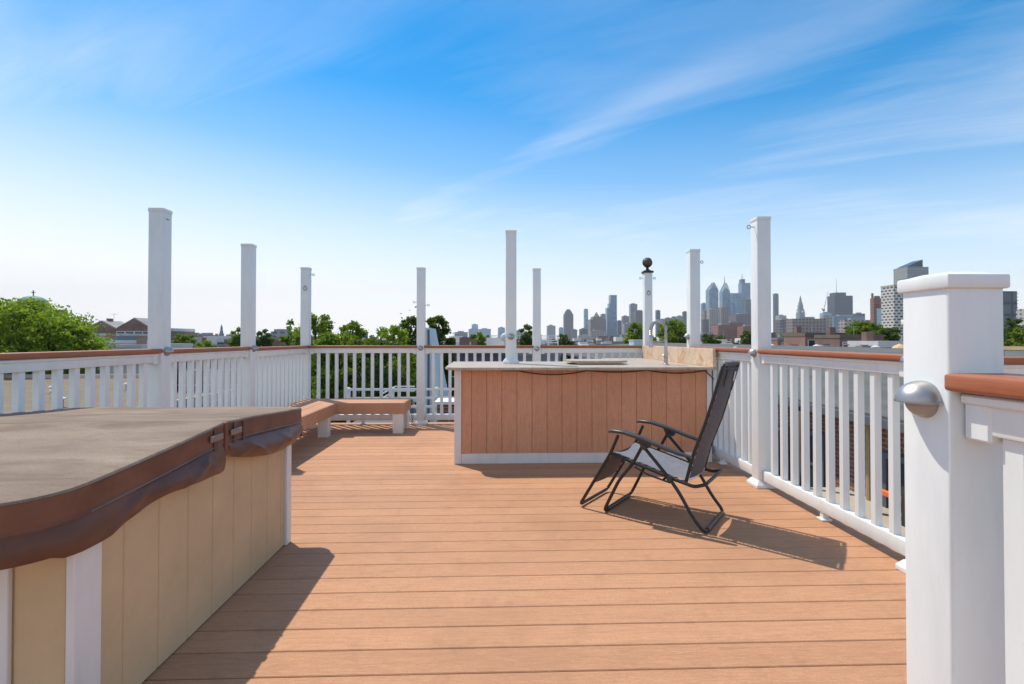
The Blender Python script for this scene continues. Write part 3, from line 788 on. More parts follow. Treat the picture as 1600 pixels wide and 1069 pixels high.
# pillow at the head
s = MB(); b = bmesh.new(); bmesh.ops.create_cube(b, size=1); bmesh.ops.bevel(b, geom=list(b.edges), offset=.22, segments=5, affect='EDGES')
bmesh.ops.scale(b, vec=(.038, WD-.075, .19), verts=b.verts)
s.merge(b, Matrix.Translation((.728, (w4+w5)/2, .925)) @ Matrix.Rotation(R(15), 4, 'Y')); s.build('head_pillow', M['pad'], ch, smooth=True)
def lacing(prof, wf, ws, step=.024):
    s = MB(); P = [Vector((u, 0, z)) for u, z in prof]; seg = []; d = 0
    pts = []
    Ls = [(b-a).length for a, b in zip(P, P[1:])]; T = sum(Ls); n = int(T/step)
    for k in range(n+1):
        t = T*k/n; i = 0
        while i < len(Ls)-1 and t > Ls[i]: t -= Ls[i]; i += 1
        q = P[i].lerp(P[i+1], min(1, t/Ls[i])); pts.append(q+Vector((0, wf if k % 2 == 0 else ws, 0)))
    s.tube(pts, .0032, 5); return s
lb = [(.556, .345), (.585, .458), (.651, .645), (.706, .825), (.742, .985)]
lacing(lb, w4, w4+.034).build('lacing', M['cord'], ch, smooth=True); lacing(lb, w5, w5-.034).build('lacing', M['cord'], ch, smooth=True)
ls = [(.075, .401), (.142, .380), (.294, .345), (.443, .305), (.52, .290)]
lacing(ls, w2, w2+.034).build('lacing', M['cord'], ch, smooth=True); lacing(ls, w3, w3-.034).build('lacing', M['cord'], ch, smooth=True)
ll = [(.030, .365), (-.03, .270), (-.095, .172)]
lacing(ll, w2, w2+.032).build('lacing', M['cord'], ch, smooth=True); lacing(ll, w3, w3-.032).build('lacing', M['cord'], ch, smooth=True)
# armrests with brackets
for wv in (w0-.006, w1+.006):
    prof = [(.045, .560), (.075, .568), (.154, .566), (.272, .540), (.406, .500), (.50, .476), (.578, .462)]
    s = MB(); bm = s.bm; rows = []
    for i, (u, z) in enumerate(prof):
        e = 1 if 0 < i < len(prof)-1 else .6
        hw = .026*e*(1.0 if i < 4 else .8); th = .013*e
        rows.append([bm.verts.new((u, wv+hw*math.copysign(abs(math.cos(a))**.7, math.cos(a)), z-.012+th*math.copysign(abs(math.sin(a))**.7, math.sin(a)))) for a in [2*math.pi*k/16 for k in range(16)]])
    for A, B in zip(rows, rows[1:]):
        for k in range(16): bm.faces.new((A[k], A[(k+1) % 16], B[(k+1) % 16], B[k]))
    bm.faces.new(rows[0][::-1]); bm.faces.new(rows[-1])
    ar = s.build('armrest', M['arm'], ch, smooth=True)
    s = MB(); s.prism([(.235, .535), (.335, .515), (.325, .478), (.29, .462), (.262, .475)], wv-.006, wv+.006, .002)
    b = s.bm; 
    for v in b.verts: v.co = Vector((v.co.x, v.co.z, v.co.y))
    s.build('bracket', M['arm'], ar)
    s = MB(); s.lathe([(.017, -.014), (.019, -.008), (.019, .008), (.017, .014)], (.285, wv, .475), 'Y', 14); s.build('lock_knob', M['arm'], ar, smooth=True)
    s = MB(); s.lathe([(.016, -.02), (.018, -.012), (.018, .012), (.016, .02)], (.443, wv+(.012 if wv < .2 else -.012), .300), 'Y', 14); s.build('pivot', M['arm'], ch, smooth=True)
for (u, wv, z, hh) in ((.757, .275, .925, .030), (.722, .345, .815, .014)):
    b = bmesh.new(); bmesh.ops.create_cube(b, size=1); bmesh.ops.scale(b, vec=(.003, .024, hh*2), verts=b.verts)
    s = MB(); s.merge(b, Matrix.Translation((u, wv, z)) @ Matrix.Rotation(R(13), 4, 'Y')); s.build('care_tag', M['tag'], ch)

# ------------------------------------------------------------------ ground
m_, nt, b = new_mat('city_ground'); co = ocoord(nt)
n1 = noise(nt, co, 0.02, 6, 0.6); n2 = noise(nt, co, 0.3, 4)
c = ramp(nt, n1, [(0.35, (0.055, 0.058, 0.055)), (0.5, (0.10, 0.095, 0.085)), (0.62, (0.05, 0.075, 0.03))])
nt.links.new(mixc(nt, n2, c, (0.09, 0.085, 0.075)), b.inputs['Base Color']); b.inputs['Roughness'].default_value = 0.95
s = MB(); s.poly([(-9000, -9000, GROUND), (9000, -9000, GROUND), (9000, 9000, GROUND), (-9000, 9000, GROUND)], [(0, 1, 2, 3)])
g_ = s.build('ground', m_); g_['kind'] = 'structure'

# ------------------------------------------------------------------ trees
def leaf_mesh(name, lobes, n, size, mat, seed, hang=0.3):
    """crown of many small leaf clumps filling the given lobes [(centre, radii)]"""
    r = np.random.default_rng(seed)
    vol = np.array([l[1][0]*l[1][1]*l[1][2] for l in lobes])**0.75; cnt = (vol/vol.sum()*n).astype(int)
    C = []; 
    for (c, rad), k in zip(lobes, cnt):
        d = r.normal(size=(k, 3)); d /= np.linalg.norm(d, axis=1)[:, None]
        t = r.random(k)**0.42
        far = np.where(r.random(k) < .14, 1.0+.32*r.random(k), 1.0)
        bumpy = far*(0.82+0.30*np.sin(d[:, 0]*5.1+c[0]*3)*np.sin(d[:, 1]*4.7+c[1])*np.sin(d[:, 2]*5.3+seed)+0.10*r.normal(size=k))
        C.append(np.array(c)+d*np.array(rad)*(t*bumpy)[:, None])
    C = np.concatenate(C); k = len(C)
    nrm = r.normal(size=(k, 3)); nrm[:, 2] += 0.55; nrm /= np.linalg.norm(nrm, axis=1)[:, None]
    a = np.cross(nrm, r.normal(size=(k, 3))); a /= np.linalg.norm(a, axis=1)[:, None]; bb = np.cross(nrm, a)
    s = size*(0.55+0.9*r.random(k))[:, None]
    # pointed leaf shape with 5 corners, slightly folded
    pts = [(-1.0, 0.0, 0.0), (-0.25, -0.55, 0.12), (0.9, -0.12, -0.05), (0.55, 0.42, 0.1), (-0.35, 0.5, 0.12)]
    V = np.stack([C+s*(a*p[0]+bb*p[1]+nrm*p[2]) for p in pts], 1).reshape(-1, 3)
    me = bpy.data.meshes.new(name)
    me.vertices.add(len(V)); me.vertices.foreach_set('co', V.ravel())
    me.loops.add(len(V)); me.loops.foreach_set('vertex_index', np.arange(len(V)))
    me.polygons.add(k); me.polygons.foreach_set('loop_start', np.arange(0, len(V), 5)); me.polygons.foreach_set('loop_total', np.full(k, 5))
    me.update(); me.validate(); me.materials.append(mat)
    return me
def lobe_set(seed, H, Rr, nl, zlo=0.35):
    r = random.Random(seed); L = [((0, 0, H*.68), (Rr*.55, Rr*.55, H*.22))]
    for i in range(nl):
        a = r.random()*6.283; t = r.random(); z = H*(zlo+(0.97-zlo)*t); wr = Rr*(0.35+0.65*math.sin(math.pi*min(1, (t*.8+.15))))
        q = wr*r.uniform(.45, .85); k = Rr*r.uniform(.22, .42)
        L.append(((q*math.cos(a), q*math.sin(a), z-k*.4), (k, k, k*r.uniform(.6, .85))))
    return L
def trunk_mb(H, Rr, seed):
    r = random.Random(seed); s = MB()
    s.tube([(0, 0, 0), (.05*Rr, 0, H*.25), (0, .06*Rr, H*.5), (0.02, 0, H*.8)], [H*.030, H*.022, H*.016, H*.005], 9)
    for i in range(7):
        a = i*2.4+r.random(); z = H*r.uniform(.3, .62); q = Rr*r.uniform(.5, .8)
        s.tube([(0, 0.03*Rr, z), (q*.45*math.cos(a), q*.45*math.sin(a), z+H*.10), (q*math.cos(a), q*math.sin(a), z+H*.2)], [H*.010, H*.007, H*.002], 6)
    return s
PROTO = {}
def tree(kind, loc, H, Rr, label, group=None, rot=0.0, n=6000, leaf=.10, lobes=14, name='tree', deep=None):
    """crown occupies the top `deep` metres of the tree; leaf = half-length of a leaf in metres"""
    mat, seed = kind; t = thing(name, label, 'tree', loc, rot, group)
    deep = deep or H*.62
    key = (mat, seed, n, leaf) if group else None
    if key in PROTO:
        h0, r0, tm, me = PROTO[key]
        for nm, m_ in (('trunk', tm), ('crown', me)):
            o = bpy.data.objects.new(nm, m_); COL.objects.link(o); o.parent = t
        t.scale = (Rr/r0, Rr/r0, H/h0); return t
    r = random.Random(seed*7+1); L = [((0, 0, H-deep*.5), (Rr*.6, Rr*.6, deep*.42))]
    tips = []
    for i in range(lobes):
        a = i*2.39996+r.uniform(-.4, .4); f = (i+.5)/lobes
        z = H-deep+deep*f; env = math.sin(math.pi*min(1, .12+.80*f**.85))**.75
        k = Rr*r.uniform(.24, .46)*(1-.35*f)*(22/max(22, lobes))**.30; q = max(0, Rr*env-k*.8)*r.uniform(.6, 1.05)
        zc = min(z, H-k*.55); L.append(((q*math.cos(a), q*math.sin(a), zc), (k, k, k*r.uniform(.6, .9)))); tips.append((q*math.cos(a), q*math.sin(a), zc))
    s = MB(); r0 = max(.10, H*.014)
    s.tube([(0, 0, 0), (.04*Rr, 0, H*.3), (0, .05*Rr, H*.55), (0.02, 0, H*.86)], [r0*1.5, r0*1.15, r0*.8, r0*.25], 9)
    for i, tp in enumerate(tips[::2]):
        z0 = max(H-deep*1.05, tp[2]-Rr*.8); s.tube([(0, .03*Rr, z0), (tp[0]*.5, tp[1]*.5, z0+(tp[2]-z0)*.6), tp], [r0*.5, r0*.32, r0*.08], 6)
    o = s.build('trunk', M['bark'], t, smooth=True)
    me = leaf_mesh('crown', L, n, leaf, M[mat], seed)
    c_ = bpy.data.objects.new('crown', me); COL.objects.link(c_); c_.parent = t
    if key: PROTO[key] = (H, Rr, o.data, me)
    return t
def tree_px(px, ytop, Y, Rr, kind, label, group=None, base=GROUND, **kw):
    q = at(px, ytop, Y); return tree(kind, (q.x, q.y, base), q.z-base, Rr, label, group, **kw)

T = tree_px
T(8, 468, 44, 7.6, ('leaf_bright', 1), 'large bright green tree filling the left edge above the railing', n=42000, leaf=.14, lobes=64, deep=6.5)
T(92, 503, 43, 3.6, ('leaf_bright', 2), 'lower bright green tree right of the largest tree at left edge', n=18000, leaf=.14, lobes=36, deep=4.5)
T(496, 492, 21, 1.7, ('leaf_mid', 3), 'green tree rising right behind the corner post above the bench', n=24000, leaf=.06, lobes=60, deep=5.5)
T(548, 504, 20, 1.3, ('leaf_mid', 4), 'green tree with a wispy top between corner post and back rail post', n=16000, leaf=.06, lobes=46, deep=5)
T(524, 520, 17, 1.7, ('leaf_mid', 5), 'dense green tree seen through the balusters above the bench', n=24000, leaf=.06, lobes=60, deep=5)
T(612, 509, 21, 1.8, ('leaf_bright', 12), 'light green rounded tree left of the back rail post', n=22000, leaf=.06, lobes=54, deep=5)
T(640, 495, 27, 1.5, ('leaf_dark', 6), 'dark spreading tree whose top peeks left of the back rail post', n=16000, leaf=.07, lobes=46, deep=5)
T(683, 494, 25, 1.35, ('leaf_dark', 7), 'dark dense tree right of the back rail post behind the blue wedge', n=24000, leaf=.065, lobes=54, deep=6)
T(582, 530, 16, 1.8, ('leaf_dark', 13), 'dark leafy tree low behind the bench railing', n=22000, leaf=.06, lobes=54, deep=4.5)
T(748, 520, 70, 2.2, ('leaf_mid', 14), 'small round green tree between blue wedge and countertop post', n=7000, leaf=.16, lobes=20, deep=5)
T(823, 507, 60, 1.6, ('leaf_dark', 15), 'dark tree standing between the two posts behind the bar', n=7000, leaf=.14, lobes=20, deep=6)
T(880, 523, 75, 2.0, ('leaf_dark', 16), 'small dark tree above the back rail right of the bar post', n=6000, leaf=.16, lobes=18, deep=5)
T(996, 505, 52, 2.3, ('leaf_mid', 8), 'green tree behind the finial post and faucet', n=12000, leaf=.12, lobes=26, deep=6)
T(1050, 501, 55, 3.0, ('leaf_mid', 9), 'broad green tree between the finial post and next post', n=16000, leaf=.12, lobes=30, deep=6)
T(1108, 522, 90, 2.8, ('leaf_dark', 17), 'dark tree right of the post behind the backsplash', n=7000, leaf=.18, lobes=18, deep=6)
T(1170, 517, 95, 3.0, ('leaf_dark', 18), 'dark tree tucked left of the tall right rail post', n=7000, leaf=.18, lobes=18, deep=6)
T(1238, 520, 110, 4.0, ('leaf_mid', 19), 'low green tree just right of the tall right rail post', n=8000, leaf=.2, lobes=20, deep=6)
T(1352, 503, 62, 3.0, ('leaf_mid', 20), 'spreading dark green tree in front of the lattice tower', n=14000, leaf=.13, lobes=26, deep=4)
T(1390, 513, 58, 2.2, ('leaf_dark', 21), 'lower green tree left of the large capped post', n=9000, leaf=.13, lobes=20, deep=4)
T(1330, 508, 64, 1.6, ('leaf_dark', 22), 'small dark tree left of the spreading tree by the lattice tower', n=6000, leaf=.13, lobes=16, deep=4)
T(1582, 497, 80, 2.2, ('leaf_dark', 23), 'dark green tree under the dark tower right of the big post', n=9000, leaf=.15, lobes=20, deep=7)
T(1596, 513, 40, 1.5, ('leaf_yellow', 10), 'yellow green leafy tree at the right edge behind the big post', n=9000, leaf=.10, lobes=20, deep=4)
T(288, 522, 90, 3.6, ('leaf_mid', 24), 'dark green tree right of the nearest left rail post', n=12000, leaf=.17, lobes=26, deep=7)
T(322, 533, 80, 3.0, ('leaf_bright', 25), 'low bright tree beside the white roofs between left rail posts', n=8000, leaf=.16, lobes=20, deep=5)
T(372, 512, 75, 1.9, ('leaf_mid', 26), 'tree peeking left of the middle left rail post', n=7000, leaf=.15, lobes=20, deep=6)
T(412, 514, 85, 2.0, ('leaf_dark', 27), 'round tree peeking right of the middle left rail post', n=7000, leaf=.16, lobes=20, deep=6)
T(458, 500, 23, .8, ('leaf_mid', 28), 'slim leafy tree top left of the corner post', n=5000, leaf=.07, lobes=16, deep=4)
for k, (px, yt, Y) in enumerate(((900, 548, 40), (935, 546, 44), (968, 547, 38), (870, 552, 46), (1003, 549, 36))):
    T(px, yt, Y, 2.2, ('leaf_mid', 30), 'low green street tree seen through the balusters behind the bar', 'street trees behind the bar railing', n=10000, leaf=.12, lobes=20)
for k in range(34):
    Y = random.uniform(140, 700); px = random.choice([random.uniform(240, 760), random.uniform(700, 1420)]); yt = random.uniform(523, 529)
    T(px, yt, Y, random.uniform(4, 6.5), ('leaf_dark', 31+k % 3), 'small distant tree among the far rooftops', 'distant trees among the rooftops', n=1800, leaf=.42, lobes=16, rot=random.random()*6)

# ------------------------------------------------------------------ skyline towers
FAC = {}
def fac(name, *a, **k):
    if name not in FAC: FAC[name] = mat_facade(name, *a, **k)
    return FAC[name]
brown = fac('brown_office_facade', (0.25, 0.18, 0.14), (0.06, 0.055, 0.055), 9.360000000000001, 8.36, .5, .55)
brown2 = fac('dark_brown_facade', (0.16, 0.115, 0.10), (0.045, 0.045, 0.05), 10.920000000000002, 8.8, .55, .5)
tan_f = fac('tan_office_facade', (0.38, 0.31, 0.24), (0.08, 0.075, 0.07), 10.4, 8.58, .5, .5)
redf = fac('red_brick_facade', (0.30, 0.13, 0.09), (0.10, 0.10, 0.10), 3.8, 3.8, .45, .5)
greyf = fac('grey_office_facade', (0.30, 0.30, 0.30), (0.09, 0.10, 0.12), 9.879999999999999, 8.14, .6, .55)
lightf = fac('pale_block_facade', (0.48, 0.46, 0.43), (0.12, 0.13, 0.14), 3.6, 3.4, .5, .5)
blueg = fac('blue_glass_facade', (0.16, 0.22, 0.27), (0.12, 0.22, 0.32), 10.2, 11.7, .86, .84, .18)
blueg2 = fac('pale_blue_glass_facade', (0.30, 0.40, 0.46), (0.26, 0.40, 0.50), 10.88, 11.7, .85, .8, .2)
darkg = fac('dark_glass_facade', (0.07, 0.085, 0.10), (0.05, 0.075, 0.10), 11.559999999999999, 11.7, .8, .75, .2)
pinkf = fac('warm_grey_facade', (0.26, 0.215, 0.215), (0.10, 0.09, 0.10), 10.4, 8.58, .42, .6)
lattice = fac('white_lattice_facade', (0.62, 0.59, 0.53), (0.035, 0.033, 0.032), 5.4, 3.1, .62, .50, .5, True, voff=.4)
gridf = fac('pale_grid_facade', (0.42, 0.43, 0.41), (0.10, 0.12, 0.13), 3.2, 3.3, .62, .6)
stripef = fac('dark_banded_facade', (0.09, 0.09, 0.10), (0.03, 0.033, 0.04), 60, 3.6, .99, .55)
def ext(p0, p1, Y, k=1.0):
    """real X extent, depth of a box building whose outline spans pixels p0..p1 at distance Y"""
    a, b = slope(p0), slope(p1)
    if a > 0:
        w = (b-a)*Y/(1+a*k); x1 = b*Y; x0 = x1-w
    elif b < 0:
        w = (b-a)*Y/(1-b*k); x0 = a*Y; x1 = x0+w
    else: x0, x1 = a*Y, b*Y
    return x0, x1, (x1-x0)*k
def zpx(px, py, Y): return at(px, py, Y).z
def mk(name, mat, t, x0, x1, y0, y1, z0, z1):
    s = MB(); s.box(x0, x1, y0, y1, z0, z1); return s.build(name, mat, t, world=True)
def block(p0, p1, yt, Y, mat, label, cat='tower', name='office_tower', k=.8, group=None, roofbox=True):
    x0, x1, d = ext(p0, p1, Y, k); z = zpx((p0+p1)/2, yt, Y)
    t = thing(name, label, cat, ((x0+x1)/2, Y+d/2, GROUND), group=group)
    mk('body', mat, t, x0, x1, Y, Y+d, GROUND, z)
    if roofbox and (x1-x0) > 8:
        w = x1-x0; mk('roof_plant', M['stucco_grey'], t, x0+w*.25, x1-w*.3, Y+d*.25, Y+d*.7, z+.01, z+min(5, .12*w))
    t['_d'] = (x0, x1, Y, Y+d, z); return t
def cl(t):
    d = tuple(t['_d']); return d
S = 2500.0
# left far silhouettes
block(732, 748, 514, 3400, blueg2, 'lower pale blue block left of the slender glass blocks', k=.9)
block(737, 747, 507, 3450, blueg2, 'taller pale blue glass block at the left end of the skyline')
block(748, 767, 514, 3300, blueg2, 'wide pale blue glass block at the left end of the skyline')
block(710, 731, 519, 2200, greyf, 'grey apartment block left of the pale blue glass blocks')
block(778, 789, 512, 3200, blueg2, 'small blue grey block just left of the countertop post')
block(807, 817, 516, 3200, greyf, 'small grey block between the two posts behind the bar')
block(854, 868, 509, 2300, lightf, 'pale grey slab tower just right of the thin bar post')
block(873, 881, 512, 3000, blueg2, 'small pale blue block left of the rounded brown tower')
t = block(880, 896, 491, 2300, pinkf, 'warm grey stepped tower with a narrowing rounded top', roofbox=False)
x0, x1, y0, y1, z = cl(t)
s = MB(); w = x1-x0; s.frustum((x0+w*.06, x1-w*.06, y0+w*.06, y1-w*.06), (x0+w*.2, x1-w*.2, y0+w*.2, y1-w*.2), z, z+16); s.frustum((x0+w*.25, x1-w*.25, y0+w*.25, y1-w*.25), (x0+w*.33, x1-w*.33, y0+w*.3, y1-w*.3), z+16, z+23); s.build('crown', pinkf, t, world=True)
block(893, 902, 515, 2250, pinkf, 'low warm grey annex at the foot of the rounded tower')
block(905, 919, 514, 2300, brown2, 'low brown block left of the pyramid topped building')
block(912, 919, 483, 2700, blueg2, 'slim pale blue glass tower left of the pyramid topped building')
t = block(919, 947, 499, 2300, brown, 'broad brown brick building stepping up to a pyramid roof', roofbox=False)
x0, x1, y0, y1, z = cl(t); w = x1-x0
mk('setback', brown, t, x0+w*.16, x1-w*.2, y0+2, y1-2, z, z+12)
s = MB(); s.frustum((x0+w*.30, x1-w*.38, y0+8, y1-8), (x0+w*.44, x1-w*.52, y0+w*.4, y1-w*.4), z+12, z+34); s.build('pyramid_roof', M['roof_brown'], t, world=True)
block(919, 947, 517, 2000, tan_f, 'low tan block in front of the pyramid topped building')
block(938, 948, 491, 2600, greyf, 'grey tower tucked behind the tall blue glass tower')
t = block(946, 964, 481, 2400, blueg, 'tallest blue glass tower left of the finial post with a lower shoulder', roofbox=False)
x0, x1, y0, y1, z = cl(t); w = x1-x0; zz_ = zpx(958, 461, 2400)
mk('upper_shaft', blueg, t, x0+w*.34, x1, y0+.5, y1, z, zz_); mk('shoulder', blueg, t, x0+w*.22, x0+w*.34, y0+.5, y1, z, z+(zz_-z)*.35)
block(964, 972, 501, 2500, brown2, 'low dark block between the blue glass tower and the grey slab')
block(971, 983, 494, 2200, pinkf, 'warm grey mid height block left of the flat topped tower')
block(983, 996, 475, 2500, greyf, 'grey flat topped tower left of the finial post')
block(990, 1009, 486, 2300, brown2, 'dark brown slab running behind the finial post')
block(971, 998, 506, 1900, greyf, 'low wide grey block under the flat topped tower')
block(1024, 1032, 485, 2500, darkg, 'dark narrow tower right of the finial post')
for i, (a, b, y) in enumerate(((1030, 1040, 499), (1038, 1050, 497), (1049, 1057, 495), (1056, 1068, 494), (1066, 1075, 487))):
    block(a, b, y, 2500+40*i, (greyf, brown2, pinkf, greyf, brown2)[i], ('low grey block right of the dark narrow tower', 'low dark brown block in the skyline gap between finial and next post', 'short warm grey block in the skyline gap', 'grey block at the rising right end of the skyline gap', 'dark block just left of the post behind the backsplash')[i], k=.6)
# the main cluster
block(1095, 1105, 474, 2700, blueg, 'blue block at the left foot of the peaked glass towers')
def peaked(p0, p1, ysh, yapex, Y, label, spire=None):
    t = block(p0, p1, ysh, Y, blueg, label, roofbox=False, k=.9)
    x0, x1, y0, y1, z = cl(t); za = zpx((p0+p1)/2, yapex, Y); w = x1-x0; d = y1-y0; cx, cy = (x0+x1)/2, (y0+y1)/2
    s = MB(); n = 4
    # nested gables: two crossed prisms stepping inwards
    prev = (x0, x1, y0, y1, z)
    for i in range(n):
        f0 = i/n; f1 = (i+1)/n
        e0 = 0.5*w*(1-f0**1.25)*.96; e1 = 0.5*w*(1-f1**1.25)*.96; zz0 = z+(za-z)*f0; zz1 = z+(za-z)*f1
        r_ = d/w
        s.frustum((cx-e0, cx+e0, cy-e0*r_, cy+e0*r_), (cx-max(e1, .6), cx+max(e1, .6), cy-max(e1, .6)*r_, cy+max(e1, .6)*r_), zz0+.01, zz1)
    s.build('peaked_crown', blueg, t, world=True)
    s = MB()
    for i in range(3):
        hh = z+(za-z)*(0.12+.27*i); e = .5*w*(1-(0.12+.27*i)**1.25); th = (za-z)*.11
        for sx in (-1, 1):
            b = bmesh.new()
            s.poly([(cx+sx*e, y0-.6, hh-w*.12), (cx, y0-.6, hh+(e*.9)), (cx, y0-.6, hh+(e*.9)+th*1.6), (cx+sx*e, y0-.6, hh-w*.12+th*1.6),
                    (cx+sx*e, y0+2, hh-w*.12), (cx, y0+2, hh+(e*.9)), (cx, y0+2, hh+(e*.9)+th*1.6), (cx+sx*e, y0+2, hh-w*.12+th*1.6)],
                   [(0, 1, 2, 3), (4, 7, 6, 5), (0, 4, 5, 1), (3, 2, 6, 7), (0, 3, 7, 4), (1, 5, 6, 2)])
    s.build('gable_bands', M['white_paint'], t, world=True)
    if spire:
        s = MB(); s.tube([(cx, cy, za-6), (cx, cy, za+6), (cx, cy, zpx((p0+p1)/2, spire, Y))], [4.5, 2.6, 1.0], 6); s.build('spire', M['steel'], t, world=True)
    return t
peaked(1103, 1123, 453, 441, 2550, 'shorter blue glass tower with a peaked gabled top')
peaked(1124, 1141, 456, 441, 2650, 'taller blue glass tower with banded gables and a thin spire', 431)
block(1132, 1160, 459, 2750, blueg2, 'broad blue grey glass slab beside the spired tower')
t = block(1154, 1173, 442, 2800, blueg, 'tallest blue glass tower with a slim core and mast on top', roofbox=False)
x0, x1, y0, y1, z = cl(t); w = x1-x0
mk('core', darkg, t, x0+w*.05, x0+w*.42, y0+3, y1-5, z, zpx(1158, 436, 2800))
s = MB(); zc = zpx(1158, 436, 2800); s.tube([(x0+w*.24, y0+w*.4, zc-1), (x0+w*.24, y0+w*.4, zpx(1158, 427, 2800))], [3.4, 1.2], 6); s.build('mast', M['steel'], t, world=True)
block(1146, 1160, 459, 2600, blueg, 'blue glass slab in front of the tallest tower')
block(1160, 1178, 468, 2650, darkg, 'dark glass tower left of the tall right rail post')
block(1097, 1113, 485, 2200, brown, 'brown office tower at the left of the cluster foreground')
block(1104, 1124, 483, 2150, tan_f, 'tan office tower in front of the peaked towers')
block(1123, 1140, 480, 2250, brown, 'brown tower with a pale top below the spired tower')
block(1139, 1180, 491, 2000, brown2, 'wide dark brown block at the foot of the cluster')
block(1096, 1108, 499, 1700, brown2, 'low dark block left of the red brick school')
block(1112, 1152, 508, 900, redf, 'low red brick block with pale trim below the towers', cat='building', name='brick_block')
block(1131, 1160, 504, 1000, redf, 'red brick mill block left of the tall right rail post', cat='building', name='brick_block')
block(1152, 1185, 510, 850, redf, 'salmon brick block against the tall right rail post', cat='building', name='brick_block')
block(1208, 1217, 459, 2700, darkg, 'dark slim tower peeking right of the tall right rail post')
block(1212, 1229, 493, 1900, lightf, 'pale low block left of the clock tower')
block(1210, 1240, 500, 1500, brown2, 'low brown block below the clock tower')
# clock tower
Y = 2300; x0, x1, d = ext(1244, 1258, Y, 1); z1 = zpx(1251, 492, Y)
t = thing('clock_tower', 'ornate grey clock tower with tapering dome and a statue on top', 'clock tower', ((x0+x1)/2, Y+d/2, GROUND))
stone = fac('grey_stone_facade', (0.30, 0.31, 0.31), (0.10, 0.11, 0.12), 4, 6, .4, .5)
w = x1-x0; cx, cy = (x0+x1)/2, Y+d/2
mk('shaft', stone, t, x0, x1, Y, Y+d, GROUND, z1)
za, zb, zc, zd, ze = [zpx(1251, q, Y) for q in (483, 478, 470, 466, 462)]
s = MB(); s.frustum((x0-1, x1+1, Y-1, Y+d+1), (cx-w*.42, cx+w*.42, cy-w*.42, cy+w*.42), z1, za); s.build('belfry', stone, t, world=True)
s = MB(); s.lathe([(w*.46, za), (w*.44, zb), (w*.34, (zb+zc)/2), (w*.2, zc), (w*.16, zd)], (cx, cy, 0), seg=12); s.build('dome', M['stucco_grey'], t, world=True)
s = MB(); s.lathe([(1.6, zd), (2.6, zd+3), (2.2, zd+8), (1.2, zd+10), (1.4, zd+12), (.3, ze)], (cx, cy, 0), seg=10); s.build('statue', M['bronze'], t, world=True)
for sx, n_ in ((0, 'Y'), (1, 'X')):
    s = MB()
    if n_ == 'Y': s.lathe([(w*.2, -2.2), (w*.2, -1.1)], (cx, Y-.4, (z1+za)/2+2), 'Y', 20)
    else: s.lathe([(w*.2, -2.2), (w*.2, -1.1)], (x0-.4, cy, (z1+za)/2+2), 'X', 20)
    s.build('clock_face', M['white_paint'], t, world=True)
block(1228, 1292, 498, 1300, brown, 'wide brown brick block with rows of small windows', cat='building', name='brick_block', k=.35)
block(1282, 1300, 494, 1500, tan_f, 'tan block beside the wide brown brick block', cat='building', k=.5)
t = block(1293, 1333, 462, 1900, stripef, 'big dark banded office block with a tall thin antenna', k=.6, roofbox=False)
x0, x1, y0, y1, z = cl(t); w = x1-x0
mk('upper_block', stripef, t, x0+w*.10, x0+w*.66, y0+3, y1-3, z, zpx(1305, 457, 1900))
s = MB(); zt = zpx(1305, 457, 1900); s.tube([(x0+w*.3, y0+20, zt), (x0+w*.3, y0+20, zpx(1304, 433, 1900))], [1.2, .4], 6); s.build('antenna', M['steel'], t, world=True)
block(1281, 1300, 489, 1700, blueg2, 'pale glass wing left of the dark banded block', k=.5)
block(1290, 1352, 494, 1600, blueg, 'long low blue glass building below the dark banded block', cat='building', k=.4)
block(1332, 1352, 490, 1750, darkg, 'dark low block right of the dark banded block', k=.5)
block(1310, 1366, 500, 1200, tan_f, 'long low tan building left of the red brick tower', cat='building', k=.35)
# crane
Y = 1500; p = at(1287, 484, Y); q = at(1294, 455, Y); bq = at(1284, 489, Y)
t = thing('tower_crane', 'thin construction crane with raised boom on the skyline', 'crane', (p.x, Y, GROUND))
s = MB(); s.tube([(p.x, Y, GROUND), (p.x, Y, p.z)], 1.2, 6); s.build('mast', M['steel'], t, world=True)
s = MB(); s.tube([(p.x, Y, p.z-2), (q.x, Y, q.z)], [1.1, .5], 6); s.tube([(p.x, Y, p.z-2), (bq.x, Y, p.z+3)], [1.3, 1.3], 6); s.build('boom', M['steel'], t, world=True)
mk('cab', M['concrete'], t, p.x-3.5, p.x+3, Y-2, Y+2, p.z-4, p.z+2)
t = block(1360, 1378, 466, 620, redf, 'red brick tower with a chimney and a pale panel on its side', roofbox=False, k=.6)
x0, x1, y0, y1, z = cl(t); w = x1-x0
mk('chimney', M['brick_dark'], t, x0+.5, x0+2.2, y0+3, y0+5, z, zpx(1363, 458, 620)); mk('side_panel', M['pale_blue'], t, x0+w*.35, x1, y0-.6, y0-.05, zpx(1370, 509, 620), zpx(1370, 482, 620))
mk('penthouse', M['brick_dark'], t, x0+w*.35, x1-.5, y0+2, y1-2, z, z+3)
mk('red_band', M['car_red'], t, x0+w*.35, x1, y0-.6, y0-.05, zpx(1370, 481.9, 620), zpx(1370, 475, 620))
t = block(1377, 1426, 447, 520, lattice, 'pale lattice patterned apartment tower left of the big post', roofbox=False, k=.9)
x0, x1, y0, y1, z = cl(t); mk('parapet', M['stucco'], t, x0-.3, x1+.3, y0-.3, y1+.3, z+.01, z+1.6)
t = block(1397, 1452, 417, 640, gridf, 'tall grey gridded tower with a slanted dark top behind the lattice tower', roofbox=False, k=.8)
x0, x1, y0, y1, z = cl(t); w = x1-x0
s = MB(); h = 10
